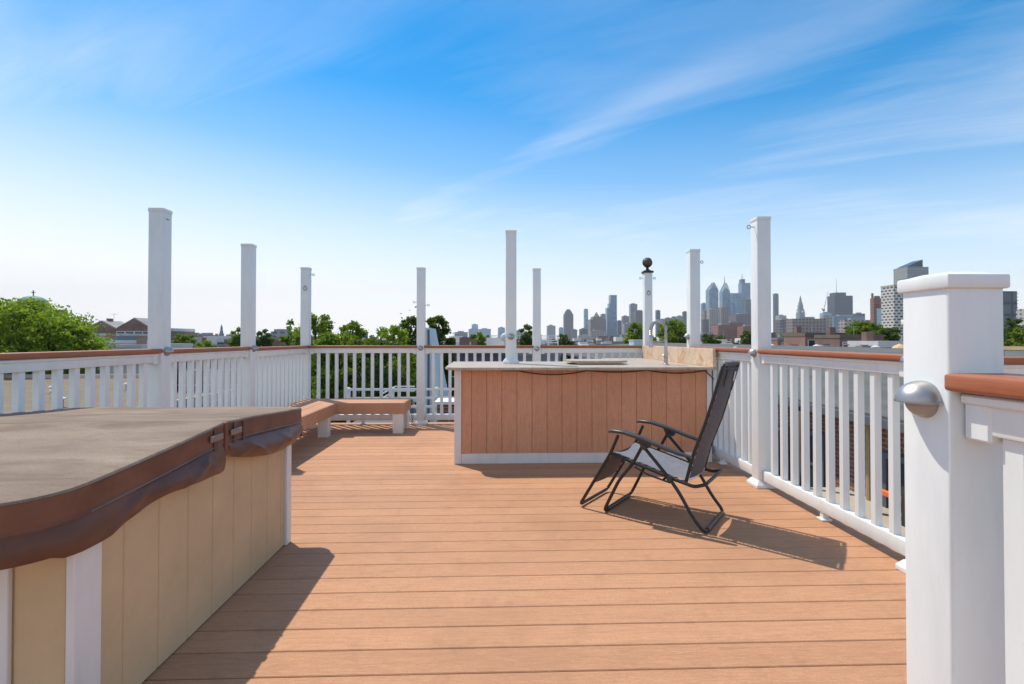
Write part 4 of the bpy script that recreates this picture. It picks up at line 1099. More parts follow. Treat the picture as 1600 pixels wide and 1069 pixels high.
s.poly([(x0+w*.12, y0+3, z), (x1-w*.18, y0+3, z), (x1-w*.18, y1-3, z), (x0+w*.12, y1-3, z), (x0+w*.12, y0+3, z+1.5), (x1-w*.18, y0+3, z+h), (x1-w*.18, y1-3, z+h), (x0+w*.12, y1-3, z+1.5)],
       [(3, 2, 1, 0), (4, 5, 6, 7), (0, 1, 5, 4), (1, 2, 6, 5), (2, 3, 7, 6), (3, 0, 4, 7)]); s.build('slanted_top', darkg, t, world=True)
t = block(1560, 1590, 455, 480, darkg, 'dark tower with slim balconies right of the big post', roofbox=False, k=.3)
x0, x1, y0, y1, z = cl(t)
for i in range(9):
    zz_ = z-2.5-i*3.4; mk('balcony', M['roof_gray'], t, x1+.02, x1+2.4, y0+1, y0+5, zz_, zz_+.5)
block(1588, 1640, 482, 400, lightf, 'beige apartment block at the far right edge', cat='building', name='apartment_block')
block(1583, 1660, 500, 150, fac('cream_house_facade', (0.55, 0.5, 0.42), (0.12, 0.12, 0.12), 4, 3.4, .3, .45), 'low cream building at the right edge below the beige block', cat='building', name='apartment_block', k=.5)
# left far buildings
t = block(423, 462, 518, 650, greyf, 'long grey office building between the middle and corner posts', cat='building', k=.5, name='office_building')
block(428, 455, 514.5, 700, greyf, 'upper storeys of a long grey block left of the corner post', cat='building', k=.4, name='office_building', roofbox=False)
block(292, 300, 522, 900, greyf, 'tiny grey block right of the nearest left rail post', cat='building')
block(300, 316, 521, 1000, greyf, 'distant grey block left of the steeple', cat='building')
block(550, 575, 519, 420, darkg, 'dark flat building between the two groups of trees', cat='building', name='office_building', k=.4)
# steeple
Y = 420; x0, x1, d = ext(342, 350, Y, 1); cx, cy = (x0+x1)/2, Y+d/2
t = thing('church_tower', 'slim grey church tower between the two nearest left posts', 'church tower', (cx, cy, GROUND))
mk('shaft', M['stucco_grey'], t, x0, x1, Y, Y+d, GROUND, zpx(346, 521, Y))
s = MB(); w = x1-x0; s.lathe([(w*.5, zpx(346, 521, Y)), (w*.45, zpx(346, 517, Y)), (w*.34, zpx(346, 516.5, Y)), (w*.34, zpx(346, 512, Y)), (w*.22, zpx(346, 510, Y)), (.1, zpx(346, 507, Y))], (cx, cy, 0), seg=8); s.build('lantern', M['stucco_grey'], t, world=True)
# copper dome church
Y = 230; c = at(26, 470, Y)
t = thing('domed_church', 'church with a green copper dome and cross rising behind the left tree', 'church', (c.x, Y+8, GROUND))
rd = 18*Y/F*1.0; zd = zpx(25, 473, Y); za = zpx(25, 460, Y)
mk('body', M['brick_old'], t, c.x-14, c.x+12, Y+2, Y+6, GROUND, zpx(25, 500, Y))
s = MB(); s.lathe([(rd, zpx(25, 500, Y)), (rd, zd-.4)], (c.x, Y+8, 0), seg=20); s.build('drum', M['stucco'], t, world=True)
s = MB(); pr = [(rd*1.05*math.cos(a), zd+(za-zd)*math.sin(a)) for a in [R(d_) for d_ in range(0, 91, 9)]]; pr[-1] = (.3, pr[-1][1]); s.lathe(pr, (c.x, Y+8, 0), seg=28); s.build('dome', M['copper'], t, smooth=True, world=True)
s = MB(); zc = zpx(25, 451, Y); s.box(c.x-.16, c.x+.16, Y+7.85, Y+8.15, za-.1, zc); s.box(c.x-.9, c.x+.9, Y+7.86, Y+8.14, zc-1.1, zc-.8); s.build('cross', M['bronze_dark'], t, world=True)

# ------------------------------------------------------------------ mid-ground houses
def gable(mb, x0, x1, y0, y1, ze, zp, over=.35, th=.22):
    """roof prism with ridge along Y"""
    cx = (x0+x1)/2
    for s_ in (-1, 1):
        xe = x0-over if s_ < 0 else x1+over; ze_ = ze-(zp-ze)*over/((x1-x0)/2)
        A = [(xe, y0-over, ze_), (cx, y0-over, zp), (cx, y1+over, zp), (xe, y1+over, ze_)]
        B = [(p[0], p[1], p[2]+th) for p in A]
        mb.poly(A+B, [(0, 3, 2, 1), (4, 5, 6, 7), (0, 1, 5, 4), (1, 2, 6, 5), (2, 3, 7, 6), (3, 0, 4, 7)])
    return mb
def window_at(t, x, y, z, w, h, frame=None, axis='Y'):
    s = MB(); f = .09
    if axis == 'Y':
        s.box(x-w/2-f, x+w/2+f, y-.10, y-.005, z+h, z+h+f); s.box(x-w/2-f, x+w/2+f, y-.14, y-.005, z-f, z); s.box(x-w/2-f, x-w/2, y-.10, y-.005, z, z+h); s.box(x+w/2, x+w/2+f, y-.10, y-.005, z, z+h); s.box(x-w/2, x+w/2, y-.07, y-.02, z+h*.48, z+h*.52)
        o = s.build('window', frame or M['white_paint'], t, world=True)
        s = MB(); s.box(x-w/2, x+w/2, y-.045, y-.004, z, z+h); s.build('pane', M['glass'], o, world=True)
    else:
        s.box(x-.10, x-.005, y-w/2-f, y+w/2+f, z+h, z+h+f); s.box(x-.14, x-.005, y-w/2-f, y+w/2+f, z-f, z); s.box(x-.10, x-.005, y-w/2-f, y-w/2, z, z+h); s.box(x-.10, x-.005, y+w/2, y+w/2+f, z, z+h); s.box(x-.07, x-.02, y-w/2, y+w/2, z+h*.48, z+h*.52)
        o = s.build('window', frame or M['white_paint'], t, world=True)
        s = MB(); s.box(x-.045, x-.004, y-w/2, y+w/2, z, z+h); s.build('pane', M['glass'], o, world=True)
# twin-gabled brick hall at left
Y = 105; X = lambda px, YY=105: slope(px)*YY
t = thing('brick_hall', 'brown brick hall with two grey gabled roofs left of the nearest left post', 'building', (X(185), Y, GROUND))
def hall(xa, xb, ye, yp):
    cx = (xa+xb)/2; ze, zp = zpx(185, ye, Y), zpx(185, yp, Y)
    s = MB(); b = [(xa, Y), (xb, Y)]
    s.poly([(xa, Y, GROUND), (xb, Y, GROUND), (xb, Y, ze), (cx, Y, zp), (xa, Y, ze), (xa, Y+6, GROUND), (xb, Y+6, GROUND), (xb, Y+6, ze), (cx, Y+6, zp), (xa, Y+6, ze)],
           [(0, 1, 2, 3, 4), (9, 8, 7, 6, 5), (0, 5, 6, 1), (1, 6, 7, 2), (2, 7, 8, 3), (3, 8, 9, 4), (4, 9, 5, 0)])
    s.build('wall', M['brick_dark'], t, world=True)
    s = MB(); gable(s, xa+.4, xb-.4, Y+.5, Y+5.5, ze+.05, zp+.05, .3, .25); s.build('roof', M['roof_silver'], t, world=True)
hall(X(131), X(182), 514, 503); hall(X(182.3), X(234), 512, 498.5)
for px in (189, 203, 217, 229): window_at(t, X(px), Y, zpx(px, 536, Y), 1.5, 2.3)
mk('chimney', M['brick_dark'], t, X(154), X(158), Y+2, Y+3.2, zpx(155, 506, Y), zpx(155, 497, Y))
s = MB(); xv = X(221); s.tube([(xv, Y+3, zpx(221, 500, Y)), (xv, Y+3, zpx(221, 491, Y))], .07, 6); s.lathe([(.02, 0), (.28, .25), (.02, .5)], (xv, Y+3, zpx(221, 491, Y))); s.build('roof_vent', M['steel'], t, world=True)
def flat_house(p0, p1, yt, Y, wall, roof, label, name='row_house', cat='house', depth=9, group=None, par=.35, chim=True, win=0, wz=1.7):
    x0, x1 = slope(p0)*Y, slope(p1)*Y; z = zpx((p0+p1)/2, yt, Y)
    t = thing(name, label, cat, ((x0+x1)/2, Y+depth/2, GROUND), group=group)
    mk('wall', M[wall], t, x0, x1, Y, Y+depth, GROUND, z-par)
    s = MB(); s.box(x0+.2, x1-.2, Y+.2, Y+depth-.2, z-par+.004, z-par+.06)
    for a in ((x0-.05, x1+.05, Y-.08, Y+.2), (x0-.05, x1+.05, Y+depth-.2, Y+depth+.05), (x0-.05, x0+.2, Y+.2, Y+depth-.2), (x1-.2, x1+.05, Y+.2, Y+depth-.2)): s.box(*a, z-par+.004, z)
    s.build('roof', M[roof], t, world=True)
    if chim: mk('chimney', M['brick_dark'], t, x0+.4, x0+1.1, Y+depth*.5, Y+depth*.5+.7, z-par+.07, z+.9)
    for k in range(win):
        xw = x0+(k+.5)*(x1-x0)/win; window_at(t, xw, Y, z-par-wz-.5, .95, wz)
    return t
flat_house(90, 150, 509, 125, 'brick_dark', 'roof_white', 'building with a sunlit white roof left of the brick hall', depth=40, par=.9, chim=False, name='warehouse', cat='building')
flat_house(118, 182, 521, 80, 'stucco_grey', 'roof_white', 'grey building with white flat roof in front of the brick hall', depth=12, chim=False)
flat_house(125, 170, 532, 62, 'stucco_grey', 'roof_white', 'lower grey house with a white awning roof below the brick hall', depth=7, win=3)
flat_house(160, 222, 538, 55, 'stucco_white', 'roof_white', 'white house with a row of framed windows by the nearest left post', depth=9, win=4, wz=1.2)
t = flat_house(-60, 262, 574, 60, 'siding_dark', 'roof_silver', 'long dark sided building with a white edge beyond the tan roof', depth=10, chim=False, name='garage', cat='building', win=12, wz=1.6)
# low tan-roofed building with roof clutter, seen through the left balusters
t = thing('low_building', 'low flat building with a tan gravel roof seen through the left balusters', 'building', (-36, 26, GROUND))
mk('wall', M['brick_old'], t, -62, -15, 13, 40, GROUND, -2.15); mk('roof', M['roof_tan'], t, -62.2, -14.8, 12.8, 40.2, -2.15, -1.9)
s = MB(); s.box(-62.2, -14.8, 40.21, 40.45, -2.15, -1.6); s.box(-14.795, -14.55, 12.8, 40.2, -2.1, -1.65); s.build('parapet', M['stucco'], t, world=True)
for k in range(9):
    v = thing('roof_vent', 'small white roof vent near the edge of the tan gravel roof', 'roof vent', (-17.0-1.1*(k % 4)-.6*k, 15.5+1.9*k, -1.9), group='vents on the tan roof')
    s = MB(); s.lathe([(.14, 0), (.14, .35)], seg=12); s.build('pipe', M['roof_silver'], v)
    s = MB(); s.lathe([(.02, .5), (.24, .42), (.26, .36), (.14, .355)], seg=14); s.build('cowl', M['roof_white'], v)
# dark house with white bands behind left rail between posts
t = flat_house(262, 392, 556, 30, 'siding_dark', 'roof_silver', 'dark sided house with white trim between the left rail posts', depth=14, chim=False, win=7)
flat_house(380, 458, 527, 95, 'brick', 'roof_silver', 'red brick flat roofed building between the middle and corner posts', depth=16, chim=True, par=.5, name='warehouse', cat='building')
flat_house(268, 330, 527, 160, 'stucco_white', 'roof_white', 'white roofed row left of the steeple', depth=14, par=.7)
flat_house(318, 362, 525, 190, 'stucco_grey', 'roof_white', 'grey house with white gable roof by the steeple', depth=14, par=.7)
flat_house(350, 382, 530, 120, 'brick', 'roof_silver', 'small red brick house left of the middle left post', depth=10)

# neighbour deck & wedge, behind the back rail
t = thing('roof_deck', 'neighbouring grey roof deck with white slat railing behind the bench', 'deck', (-2.2, 13, GROUND))
mk('wall', M['stucco_grey'], t, -3.6, .9, 11.6, 18, GROUND, -1.16); mk('floor', M['siding_dark'], t, -3.7, 1.0, 11.5, 18.1, -1.155, -1.0)
s = MB()
for z in (-.62, -.42, -.22, -.02): s.box(-3.4, .7, 11.58, 11.62, z, z+.05)
s.build('railing', M['white_paint'], t, world=True)
for x in (-3.4, -2.4, -1.4, -.4, .62): mk('railing_post', M['white_paint'], t, x, x+.07, 11.621, 11.69, -.995, .05)
s = MB()
for dz in (0, .2): s.tube([tuple(at(598, 622-7*dz/.2, 12.4)), tuple(at(618, 611-7*dz/.2, 12.6)), tuple(at(648, 611-7*dz/.2, 12.8))], .018, 6)
s.build('stair_rail', M['white_paint'], t, world=True)
# pale blue wedge-shaped roof hatch
t = thing('roof_hatch', 'tall pale blue wedge shaped roof hatch beside the back rail post', 'roof hatch', (-1.35, 13, -.99))
A0, A1 = at(660, 512, 12.6), at(701, 616, 12.6)
s = MB(); xl, xr, zt, zb = A0.x, A1.x, A0.z, -.99; xt = at(669, 512, 12.6).x; prof = [(xl, zb), (xr, zb)]
for k in range(1, 9):
    f = k/9; prof.append((xr+(xt-xr)*f**0.88, zb+(zt-zb)*f))
prof += [(xt, zt), (xl, zt)]
n = len(prof); vs_ = [(x, 12.6, z) for x, z in prof]+[(x, 14.2, z) for x, z in prof]
s.poly(vs_, [tuple(range(n)), tuple(range(2*n-1, n-1, -1))]+[(i, i+n, (i+1) % n+n, (i+1) % n) for i in range(n)]); s.build('cladding', M['pale_blue'], t, world=True)
mk('edge_trim', M['siding_dark'], t, xl+.13, xl+.18, 12.57, 12.598, zb, zt-.05)
t = thing('brick_chimney', 'squat brick chimney with white cap below the blue wedge', 'chimney', (-1.2, 10.6, -2))
a, b = at(683, 632, 10.6), at(712, 632, 10.6)
mk('stack', M['brick_dark'], t, a.x, b.x, 10.6, 11.2, -2.2, a.z); mk('cap', M['white_paint'], t, a.x-.05, b.x+.05, 10.55, 11.25, a.z+.002, a.z+.06)
# grey sided house behind the bar
t = flat_house(700, 790, 549, 32, 'siding_dark', 'roof_gray', 'dark slate house with windows behind the left end of the bar', depth=9, win=4, par=.25)
t = flat_house(790, 876, 551, 34, 'stucco_grey', 'roof_silver', 'grey sided house with windows behind the countertop post', depth=10, win=4, par=.25)
t = flat_house(884, 1004, 560, 50, 'brick', 'roof_white', 'brick row with pale roof seen through balusters right of the bar post', depth=9, win=5)
# distant roof terrace with horizontal rails
t = thing('roof_terrace', 'distant white roof terrace with horizontal rails behind the bar posts', 'terrace', (1, 62, GROUND))
x0, x1 = slope(767)*60, slope(872)*60
mk('wall', M['stucco_white'], t, x0, x1, 60, 68, GROUND, zpx(800, 541, 60))
s = MB()
for py in (525, 528.5, 532, 535.5): z = zpx(800, py, 60); s.box(x0, x1, 60.03, 60.09, z-.05, z+.05)
s.build('railing', M['white_paint'], t, world=True)
for k in range(8): x = x0+(x1-x0)*k/7; mk('railing_post', M['white_paint'], t, x-.06, x+.06, 60.1, 60.2, zpx(800, 541, 60), zpx(800, 524, 60))
s = MB(); s.lathe([(.02, -.12), (.35, -.05), (.5, .1)], (slope(789)*59, 59, zpx(789, 527, 59)), 'Y', 20); s.tube([(slope(789)*59, 59.1, zpx(789, 527, 59)), (slope(789)*59, 59.3, zpx(789, 541, 59))], .05, 6)
tag(s.build('satellite_dish', M['white_paint']), 'white satellite dish left of the countertop post', 'satellite dish')

# ------------------------------------------------------------------ right side: long grey roof, brick house across the lightwell
t = thing('brick_house', 'long brick house with a low grey roof beyond the right railing', 'house', (8, 20, GROUND))
s = MB()
s.poly([(5.6, 5.0, -.12), (15.5, 5.0, .62), (15.5, 52, .62), (5.6, 52, -.12), (5.6, 5.0, .04), (15.5, 5.0, .80), (15.5, 52, .80), (5.6, 52, .04)],
       [(3, 2, 1, 0), (4, 5, 6, 7), (0, 1, 5, 4), (1, 2, 6, 5), (2, 3, 7, 6), (3, 0, 4, 7)]); s.build('roof', M['roof_gray'], t, world=True)
s = MB(); s.box(5.53, 5.595, 5.0, 52, -.12, .0); gu = s.build('gutter', M['siding_dark'], t, world=True)
s = MB()
s.poly([(6.0, 5.2, GROUND), (15.3, 5.2, GROUND), (15.3, 51.8, GROUND), (6.0, 51.8, GROUND), (6.0, 5.2, -.14), (15.3, 5.2, .58), (15.3, 51.8, .58), (6.0, 51.8, -.14)],
       [(3, 2, 1, 0), (4, 5, 6, 7), (0, 1, 5, 4), (1, 2, 6, 5), (2, 3, 7, 6), (3, 0, 4, 7)]); s.build('wall', M['brick'], t, world=True)
for y_ in (7.2, 9.3, 11.9, 14.5): window_at(t, 6.0, y_, -1.75, .55, 1.1, M['siding_dark'], 'X')
s = MB(); s.tube([(5.93, 7.85, -.2), (5.93, 7.85, GROUND+.1)], .05, 8); s.build('downpipe', M['wood_raw'], t, world=True)
for (x, y_, w_, d_, h_, lb) in ((9.0, 9.6, .45, .5, .32, 'small pale blue skylight box on the grey roof slope'), (12.5, 44, 1.2, 1.6, .5, 'grey rooftop hatch on the far part of the long roof')):
    zr = -.0+(x-5.6)*.076+.05
    v = thing('skylight', lb, 'skylight', (x, y_, zr)); s = MB(); s.box(-w_/2, w_/2, -d_/2, d_/2, -.05, h_*.8, .02, 1); s.build('curb', M['pale_blue'], v); s = MB(); s.box(-w_/2-.04, w_/2+.04, -d_/2-.04, d_/2+.04, h_*.8+.002, h_, .03, 2); s.build('lid', M['roof_white'], v)
for k, (x, y_) in enumerate(((9.5, 13.5), (7.6, 12.5), (8.4, 16), (10.5, 22))):
    zr = (x-5.6)*.077+.03
    v = thing('vent_pipe', ('short white vent pipe high on the grey roof near the timber frame', 'white vent pipe on the grey roof behind the balusters', 'white vent pipe half way along the grey roof', 'white vent pipe far along the grey roof')[k], 'vent pipe', (x, y_, zr))
    s = MB(); s.tube([(0, 0, 0), (0, 0, .28), (.05, 0, .36), (.14, 0, .37)], .045, 8); s.build('pipe', M['white_paint'], v, smooth=True); s = MB(); s.lathe([(.12, 0), (.06, .05)], seg=12); s.build('flashing', M['roof_silver'], v)
s = MB()
for y_ in (6.5, 7.9, 9.3): s.box(9.6, 9.68, y_, y_+.08, .25, .95)
s.box(9.6, 9.68, 6.5, 9.4, .95, 1.02)
v = s.build('timber_frame', M['wood_raw']); tag(v, 'low raw timber frame standing on the grey roof', 'timber frame')
# lightwell floor
s = MB(); s.box(2.42, 5.99, -2, 8.55, -1.55, -1.40); tag(s.build('concrete_terrace', M['concrete']), 'pale concrete terrace in the gap below the right railing', 'terrace')
s = MB(); s.box(2.42, 5.99, 8.56, 24, -4.2, -4.0); tag(s.build('lower_terrace', M['asphalt']), 'dark lower terrace deep in the gap beyond the right railing', 'terrace')
v = thing('barrier', 'orange plastic barrier rail on posts by the brick wall', 'barrier', (5.6, 7.0, -1.4))
s = MB(); s.box(-.03, .03, -.22, .22, .30, .38, .01, 1); s.build('rail', M['orange'], v); s = MB(); s.box(-.04, .04, -.30, -.225, 0, .45); s.build('post', M['dark'], v); s = MB(); s.box(-.04, .04, .225, .30, 0, .45); s.build('post', M['dark'], v)
v = thing('wooden_pole', 'weathered wooden pole leaning at the brick wall behind the balusters', 'pole', (5.2, 8.6, -1.4)); s = MB(); s.tube([(0, 0, 0), (.1, .1, 1.35)], .05, 8); s.build('shaft', M['wood_raw'], v, smooth=True); s = MB(); s.lathe([(.055, 1.3), (.06, 1.33), (.05, 1.38)], (.1, .1, 0), seg=8); s.build('cap', M['dark'], v)
T(1368, 752, 8.2, .35, ('leaf_yellow', 10), 'small green shrub growing at the foot of the brick wall', base=-1.4, n=3000, leaf=.03, lobes=16, name='shrub')

v = thing('porch', 'dark slate lean-to porch against the brick wall behind the balusters', 'porch', (5.5, 12.5, -4))
mk('wall', M['siding_dark'], v, 4.9, 5.99, 10.1, 15.5, -3.99, -.75); mk('roof', M['roof_gray'], v, 4.75, 5.99, 9.95, 15.6, -.745, -.66)
window_at(v, 4.9, 11.4, -2.6, .8, 1.4, M['white_paint'], 'X'); window_at(v, 4.9, 13.6, -2.6, .8, 1.4, M['white_paint'], 'X')
# things on the far right roofs
t = flat_house(1258, 1340, 520, 66, 'brick_old', 'roof_brown', 'brown roofed house with a brick front right of the right rail post', depth=5, win=4, par=.5)
t = flat_house(1312, 1380, 523, 56, 'brick_dark', 'roof_brown', 'dark brick house with a flat brown roof in front of the spreading tree', depth=4.5, win=3, par=.4)
t = flat_house(1215, 1262, 528, 80, 'brick_old', 'roof_silver', 'old brick house with silver roof beside the right rail post', depth=5, win=2)
t = flat_house(1372, 1420, 533, 46, 'siding_dark', 'roof_white', 'house with a bright white roof just left of the big post', depth=4, par=.6)
v = thing('parasol', 'tan canvas parasol open on a far terrace left of the big post', 'parasol', tuple(at(1406, 556, 30)))
zt = at(1406, 537, 30).z-at(1406, 556, 30).z
s = MB(); s.tube([(0, 0, 0), (0, 0, zt)], .025, 6); s.build('pole', M['wood_raw'], v); s = MB(); s.lathe([(.45, zt-.32), (.3, zt-.15), (.02, zt)], seg=10); s.build('canopy', M['canvas'], v)
# finials/AC on roofs
LAB = ['grey rooftop air conditioner on the long grey roof', 'white rooftop unit beside the right rail post', 'low grey rooftop unit left of the white roofed house']
for k, (px, py, Y) in enumerate(((1240, 541, 34), (1290, 540, 38), (1350, 541, 40))):
    q = at(px, py, Y); v = thing('roof_unit', LAB[k], 'roof unit', (q.x, Y, q.z-.8))
    s = MB(); s.box(-.45, .45, -.4, .4, 0, .85, .03, 1); s.build('housing', M['roof_silver'], v); s = MB(); s.lathe([(.3, .85), (.3, .90), (.1, .91)], seg=16); s.build('fan', M['dark'], v)

# roof clutter
for k, (px, yb, yt, Y) in enumerate(((1222, 530, 512, 84), (1268, 522, 507, 70), (1303, 522, 503, 70), (1334, 525, 509, 60), (708, 534, 519, 70), (905, 531, 516, 120), (948, 531, 517, 110), (1130, 532, 516, 95), (178, 505, 490, 112), (395, 530, 516, 98))):
    q = at(px, yb, Y); zt = at(px, yt, Y).z-q.z
    v = thing('roof_antenna', 'thin rooftop aerial standing up from the far rooftops', 'antenna', (q.x, Y, q.z-.6), group='aerials on the far rooftops')
    s = MB(); s.tube([(0, 0, 0), (0, 0, zt+.6)], .035, 5); s.build('mast', M['steel'], v)
    s = MB(); s.tube([(-.7, 0, zt+.45), (.7, 0, zt+.45)], .025, 4); s.build('boom', M['steel'], v)
    for x in (-.55, 0, .5): s = MB(); s.tube([(x, -.4, zt+.45), (x, .4, zt+.45)], .02, 4); s.build('element', M['steel'], v)
for k, (px, py, Y) in enumerate(((1205, 541, 30), (1228, 540, 36), (1276, 542, 28), (1322, 540, 33), (1368, 544, 24), (1092, 540, 40))):
    q = at(px, py, Y); zr = .05+(q.x-5.6)*.0768 if q.x < 15.4 else q.z-.3
    v = thing('roof_vent', 'small roof vent on the long grey roof behind the right railing', 'roof vent', (q.x, Y, min(zr, q.z)-.02), group='vents on the long grey roof')
    s = MB(); s.lathe([(.10, 0), (.10, .32)], seg=10); s.build('pipe', M['roof_silver'], v); s = MB(); s.lathe([(.02, .46), (.2, .38), (.2, .33), (.1, .325)], seg=12); s.build('cowl', M['brick_dark' if k % 2 else 'roof_white'], v)
# crowded row houses filling the middle distance (five kinds, copied)
protos = []
for k, (wl, rf, win) in enumerate((('brick', 'roof_silver', 2), ('brick_old', 'roof_gray', 2), ('stucco', 'roof_silver', 2), ('brick_dark', 'roof_brown', 2), ('brick_old', 'roof_white', 2), ('stucco_grey', 'roof_silver', 2))):
    t = thing('row_house', 'small row house in the crowded rooftops below the skyline', 'house', (0, 0, 0), group='crowded row houses below the skyline')
    H = 9.5; W_ = 5.6; D_ = 11
    mk('wall', M[wl], t, -W_/2, W_/2, 0, D_, 0, H)
    s = MB(); s.box(-W_/2+.2, W_/2-.2, .2, D_-.2, H+.004, H+.06)
    for a in ((-W_/2-.04, W_/2+.04, -.1, .2), (-W_/2-.04, W_/2+.04, D_-.2, D_+.04), (-W_/2-.04, -W_/2+.2, .2, D_-.2), (W_/2-.2, W_/2+.04, .2, D_-.2)): s.box(*a, H+.004, H+.4)
    s.build('roof', M[rf], t)
    mk('chimney', M['brick_dark'], t, -W_/2+.3, -W_/2+1.0, D_*.4, D_*.4+.9, H+.07, H+1.5)
    if k % 2: mk('dormer', M['stucco_white'], t, -.6, 1.6, D_*.3, D_*.6, H+.07, H+1.7)
    else: mk('roof_hatch', M['roof_white'], t, .6, 1.8, D_*.55, D_*.7, H+.07, H+.9)
    for xw in (-1.4, 1.4):
        for zw in (6.3,): window_at(t, xw, 0, zw, .9, 1.7)
    protos.append(t)
used = set(); cnt = 0
rr_ = random.Random(21)
for Y in (58, 78, 100, 128, 160, 200, 245, 300, 370, 450, 550, 680):
    sc = 1.0 if Y < 200 else (1.5 if Y < 400 else 2.2)
    xa, xb = slope(690)*Y, slope(1425)*Y
    if Y > 90: xa = slope(250)*Y
    x = xa
    while x < xb:
        px = 800+F*math.tan(math.atan2(x, Y)-YAW)
        step = 5.65*sc*rr_.choice((1, 1, 1, 1, 1.9))
        if Y < 150 and 560 < px < 690: x += step; continue
        if Y < 115 and px > 1180: x += step; continue
        if Y < 70 and px > 1010: x += step; continue
        if rr_.random() < .22 or cnt > 215: x += step; continue
        k = rr_.randrange(6)
        if k in used: o = copy_tree(protos[k])
        else: o = protos[k]; used.add(k)
        hz_ = rr_.uniform(.86, 1.10)
        o.location = (x, Y+rr_.uniform(-2, 2), GROUND); o.scale = (sc, sc, hz_*(1 if Y < 200 else 1.02 if Y < 400 else 1.1))
        cnt += 1; x += step
# far low blocks up to the horizon
fm = [brown2, redf, tan_f, lightf, greyf, brown]
FL = 'distant low block lost in the hazy city below the towers'
proto_far = []
for k in range(6):
    t = thing('city_block', FL, 'building', (0, 0, 0), group='distant low city blocks')
    mk('body', fm[k], t, -16, 16, 0, 24, 0, 14); mk('roof_plant', M['stucco_grey'], t, -5, 7, 6, 14, 14.01, 17); proto_far.append(t)
uf = set()
for i in range(60):
    Y = rr_.uniform(750, 2100); px = rr_.uniform(250, 1440) if i % 3 else rr_.uniform(690, 1420); k = rr_.randrange(6)
    if k in uf: o = copy_tree(proto_far[k])
    else: o = proto_far[k]; uf.add(k)
    zt = zpx(px, rr_.uniform(519, 529), Y)-GROUND
    o.location = (slope(px)*Y, Y, GROUND); o.scale = (rr_.uniform(.7, 1.7), 1, max(.5, zt/17))
for k in range(6):
    if k not in uf: protos_ = proto_far[k]; protos_.location = (slope(900+60*k)*1500, 1500, GROUND)
for o in list(bpy.data.objects):
    if '_d' in o.keys(): del o['_d']

# ------------------------------------------------------------------ the hazy summer air
hb = MB(); hb.box(-4200, 4200, -300, 4300, GROUND-1.0, 420)
hm = bpy.data.materials.new('haze_air'); hm.use_nodes = True; nt = hm.node_tree; nt.nodes.clear()
out = nd(nt, 'ShaderNodeOutputMaterial'); pvn = nd(nt, 'ShaderNodeVolumePrincipled')
pvn.inputs['Color'].default_value = (0.80, 0.90, 1.0, 1); pvn.inputs['Density'].default_value = 0.0001; pvn.inputs['Anisotropy'].default_value = 0.0
nt.links.new(pvn.outputs[0], out.inputs['Volume'])
h_ = hb.build('haze', hm); h_['kind'] = 'stuff'

# ------------------------------------------------------------------ sky, sun
SUN_EL, SUN_AZ = 59.9, -43.6          # azimuth from +Y towards +X
w = bpy.data.worlds.new('World'); scene.world = w; w.use_nodes = True
nt = w.node_tree; bg = nt.nodes['Background']
sky = nd(nt, 'ShaderNodeTexSky', sky_type='NISHITA'); sky.sun_disc = False
sky.sun_elevation = R(SUN_EL); sky.sun_rotation = R(SUN_AZ)
sky.air_density = 1.0; sky.dust_density = 0.35; sky.ozone_density = 3.0; sky.altitude = 20
hs = nd(nt, 'ShaderNodeHueSaturation'); hs.inputs['Saturation'].default_value = 2.1; hs.inputs['Value'].default_value = 1.62; hs.inputs['Hue'].default_value = 0.49
nt.links.new(sky.outputs[0], hs.inputs['Color'])
# thin cirrus laid out on a high flat layer
tc = nd(nt, 'ShaderNodeTexCoord'); sp = nd(nt, 'ShaderNodeSeparateXYZ'); nt.links.new(tc.outputs['Generated'], sp.inputs[0])
zs = mth(nt, 'ADD', sp.outputs[2], mth(nt, 'MULTIPLY', sp.outputs[0], 0.075))
zz = mth(nt, 'ADD', mth(nt, 'MAXIMUM', sp.outputs[2], 0.0), 0.10)
cb = nd(nt, 'ShaderNodeCombineXYZ'); nt.links.new(mth(nt, 'DIVIDE', sp.outputs[0], zz), cb.inputs[0]); nt.links.new(mth(nt, 'DIVIDE', sp.outputs[1], zz), cb.inputs[1])
pv = cb.outputs[0]
def streak(ang, sc, loc): return mapped(nt, mapped(nt, pv, (1, 1, 1), (0, 0, R(ang))), sc, (0, 0, 0), loc)
n1 = noise(nt, streak(46, (0.22, 1.0, 1), (5.6, 0.9, 0)), 1.0, 4, 0.5, 0.6)
n2 = noise(nt, streak(0, (0.45, 0.6, 1), (7.3, 2.2, 0)), 0.8, 4, 0.5, 0.3)
n3 = noise(nt, streak(30, (0.7, 3.6, 1), (1.3, 4.2, 0)), 1.1, 9, 0.68, 1.6)
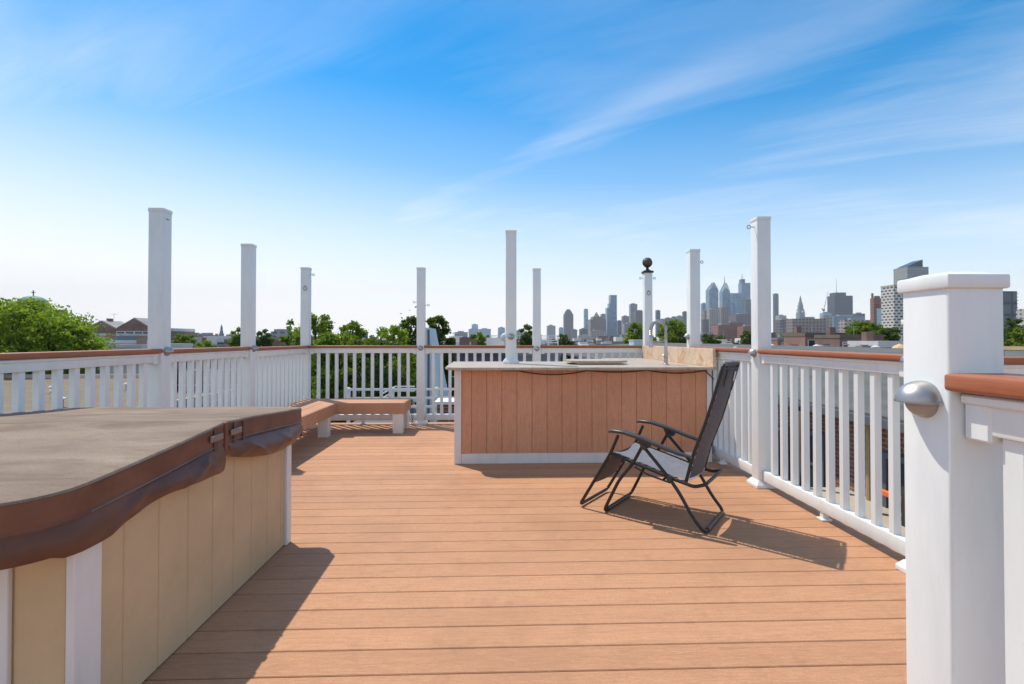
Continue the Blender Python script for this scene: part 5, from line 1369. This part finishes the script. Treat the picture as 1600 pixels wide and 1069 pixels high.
cl = mth(nt, 'ADD', mth(nt, 'MULTIPLY', n1, 0.42), mth(nt, 'MULTIPLY', n2, 0.70))
cl = mth(nt, 'ADD', cl, mth(nt, 'MULTIPLY', n3, 0.20))
cl = ramp(nt, cl, [(0.645, (0, 0, 0)), (1.02, (1, 1, 1))])
hz = ramp(nt, zs, [(0.0, (1.0,)*3), (0.08, (0.92,)*3), (0.14, (0.74,)*3), (0.22, (0.48,)*3), (0.31, (0.20,)*3), (0.43, (0.03,)*3), (0.52, (0.0,)*3)])
amp = ramp(nt, sp.outputs[2], [(0.15, (0.85,)*3), (0.34, (0.75,)*3), (0.52, (0.30,)*3)])
c_ = mth(nt, 'MULTIPLY', cl, amp)
fac = mth(nt, 'SUBTRACT', mth(nt, 'ADD', hz, c_), mth(nt, 'MULTIPLY', hz, c_), True)
back = ramp(nt, mth(nt, 'ADD', mth(nt, 'MULTIPLY', sp.outputs[1], -0.5), 0.5), [(0.40, (0,)*3), (0.62, (0.18,)*3)])  # unseen white cloud added behind the camera to lift the shade
fill_veil = mth(nt, 'MAXIMUM', ramp(nt, sp.outputs[2], [(0.60, (0,)*3), (0.80, (0.20,)*3)]), back)  # same added white overhead, neutralises the fill light
fac = mth(nt, 'SUBTRACT', mth(nt, 'ADD', fac, fill_veil), mth(nt, 'MULTIPLY', fac, fill_veil), True)
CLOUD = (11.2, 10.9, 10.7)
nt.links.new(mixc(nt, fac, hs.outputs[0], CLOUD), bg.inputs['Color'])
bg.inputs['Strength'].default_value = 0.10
sd = bpy.data.lights.new('sun', 'SUN'); so = bpy.data.objects.new('sun', sd); COL.objects.link(so)
sd.energy = 4.3; sd.angle = R(0.55); sd.color = (1.0, 0.91, 0.77)
to_sun = Vector((-0.40, 0.42, 1.0)).normalized()
so.rotation_euler = to_sun.to_track_quat('Z', 'Y').to_euler(); so.location = (-20, 21, 50)
vs = scene.view_settings; vs.view_transform = 'Standard'; vs.look = 'None'; vs.exposure = 0.12; vs.gamma = 1.0; vs.use_curve_mapping = False
scene.cycles.max_bounces = 8; scene.cycles.transparent_max_bounces = 8
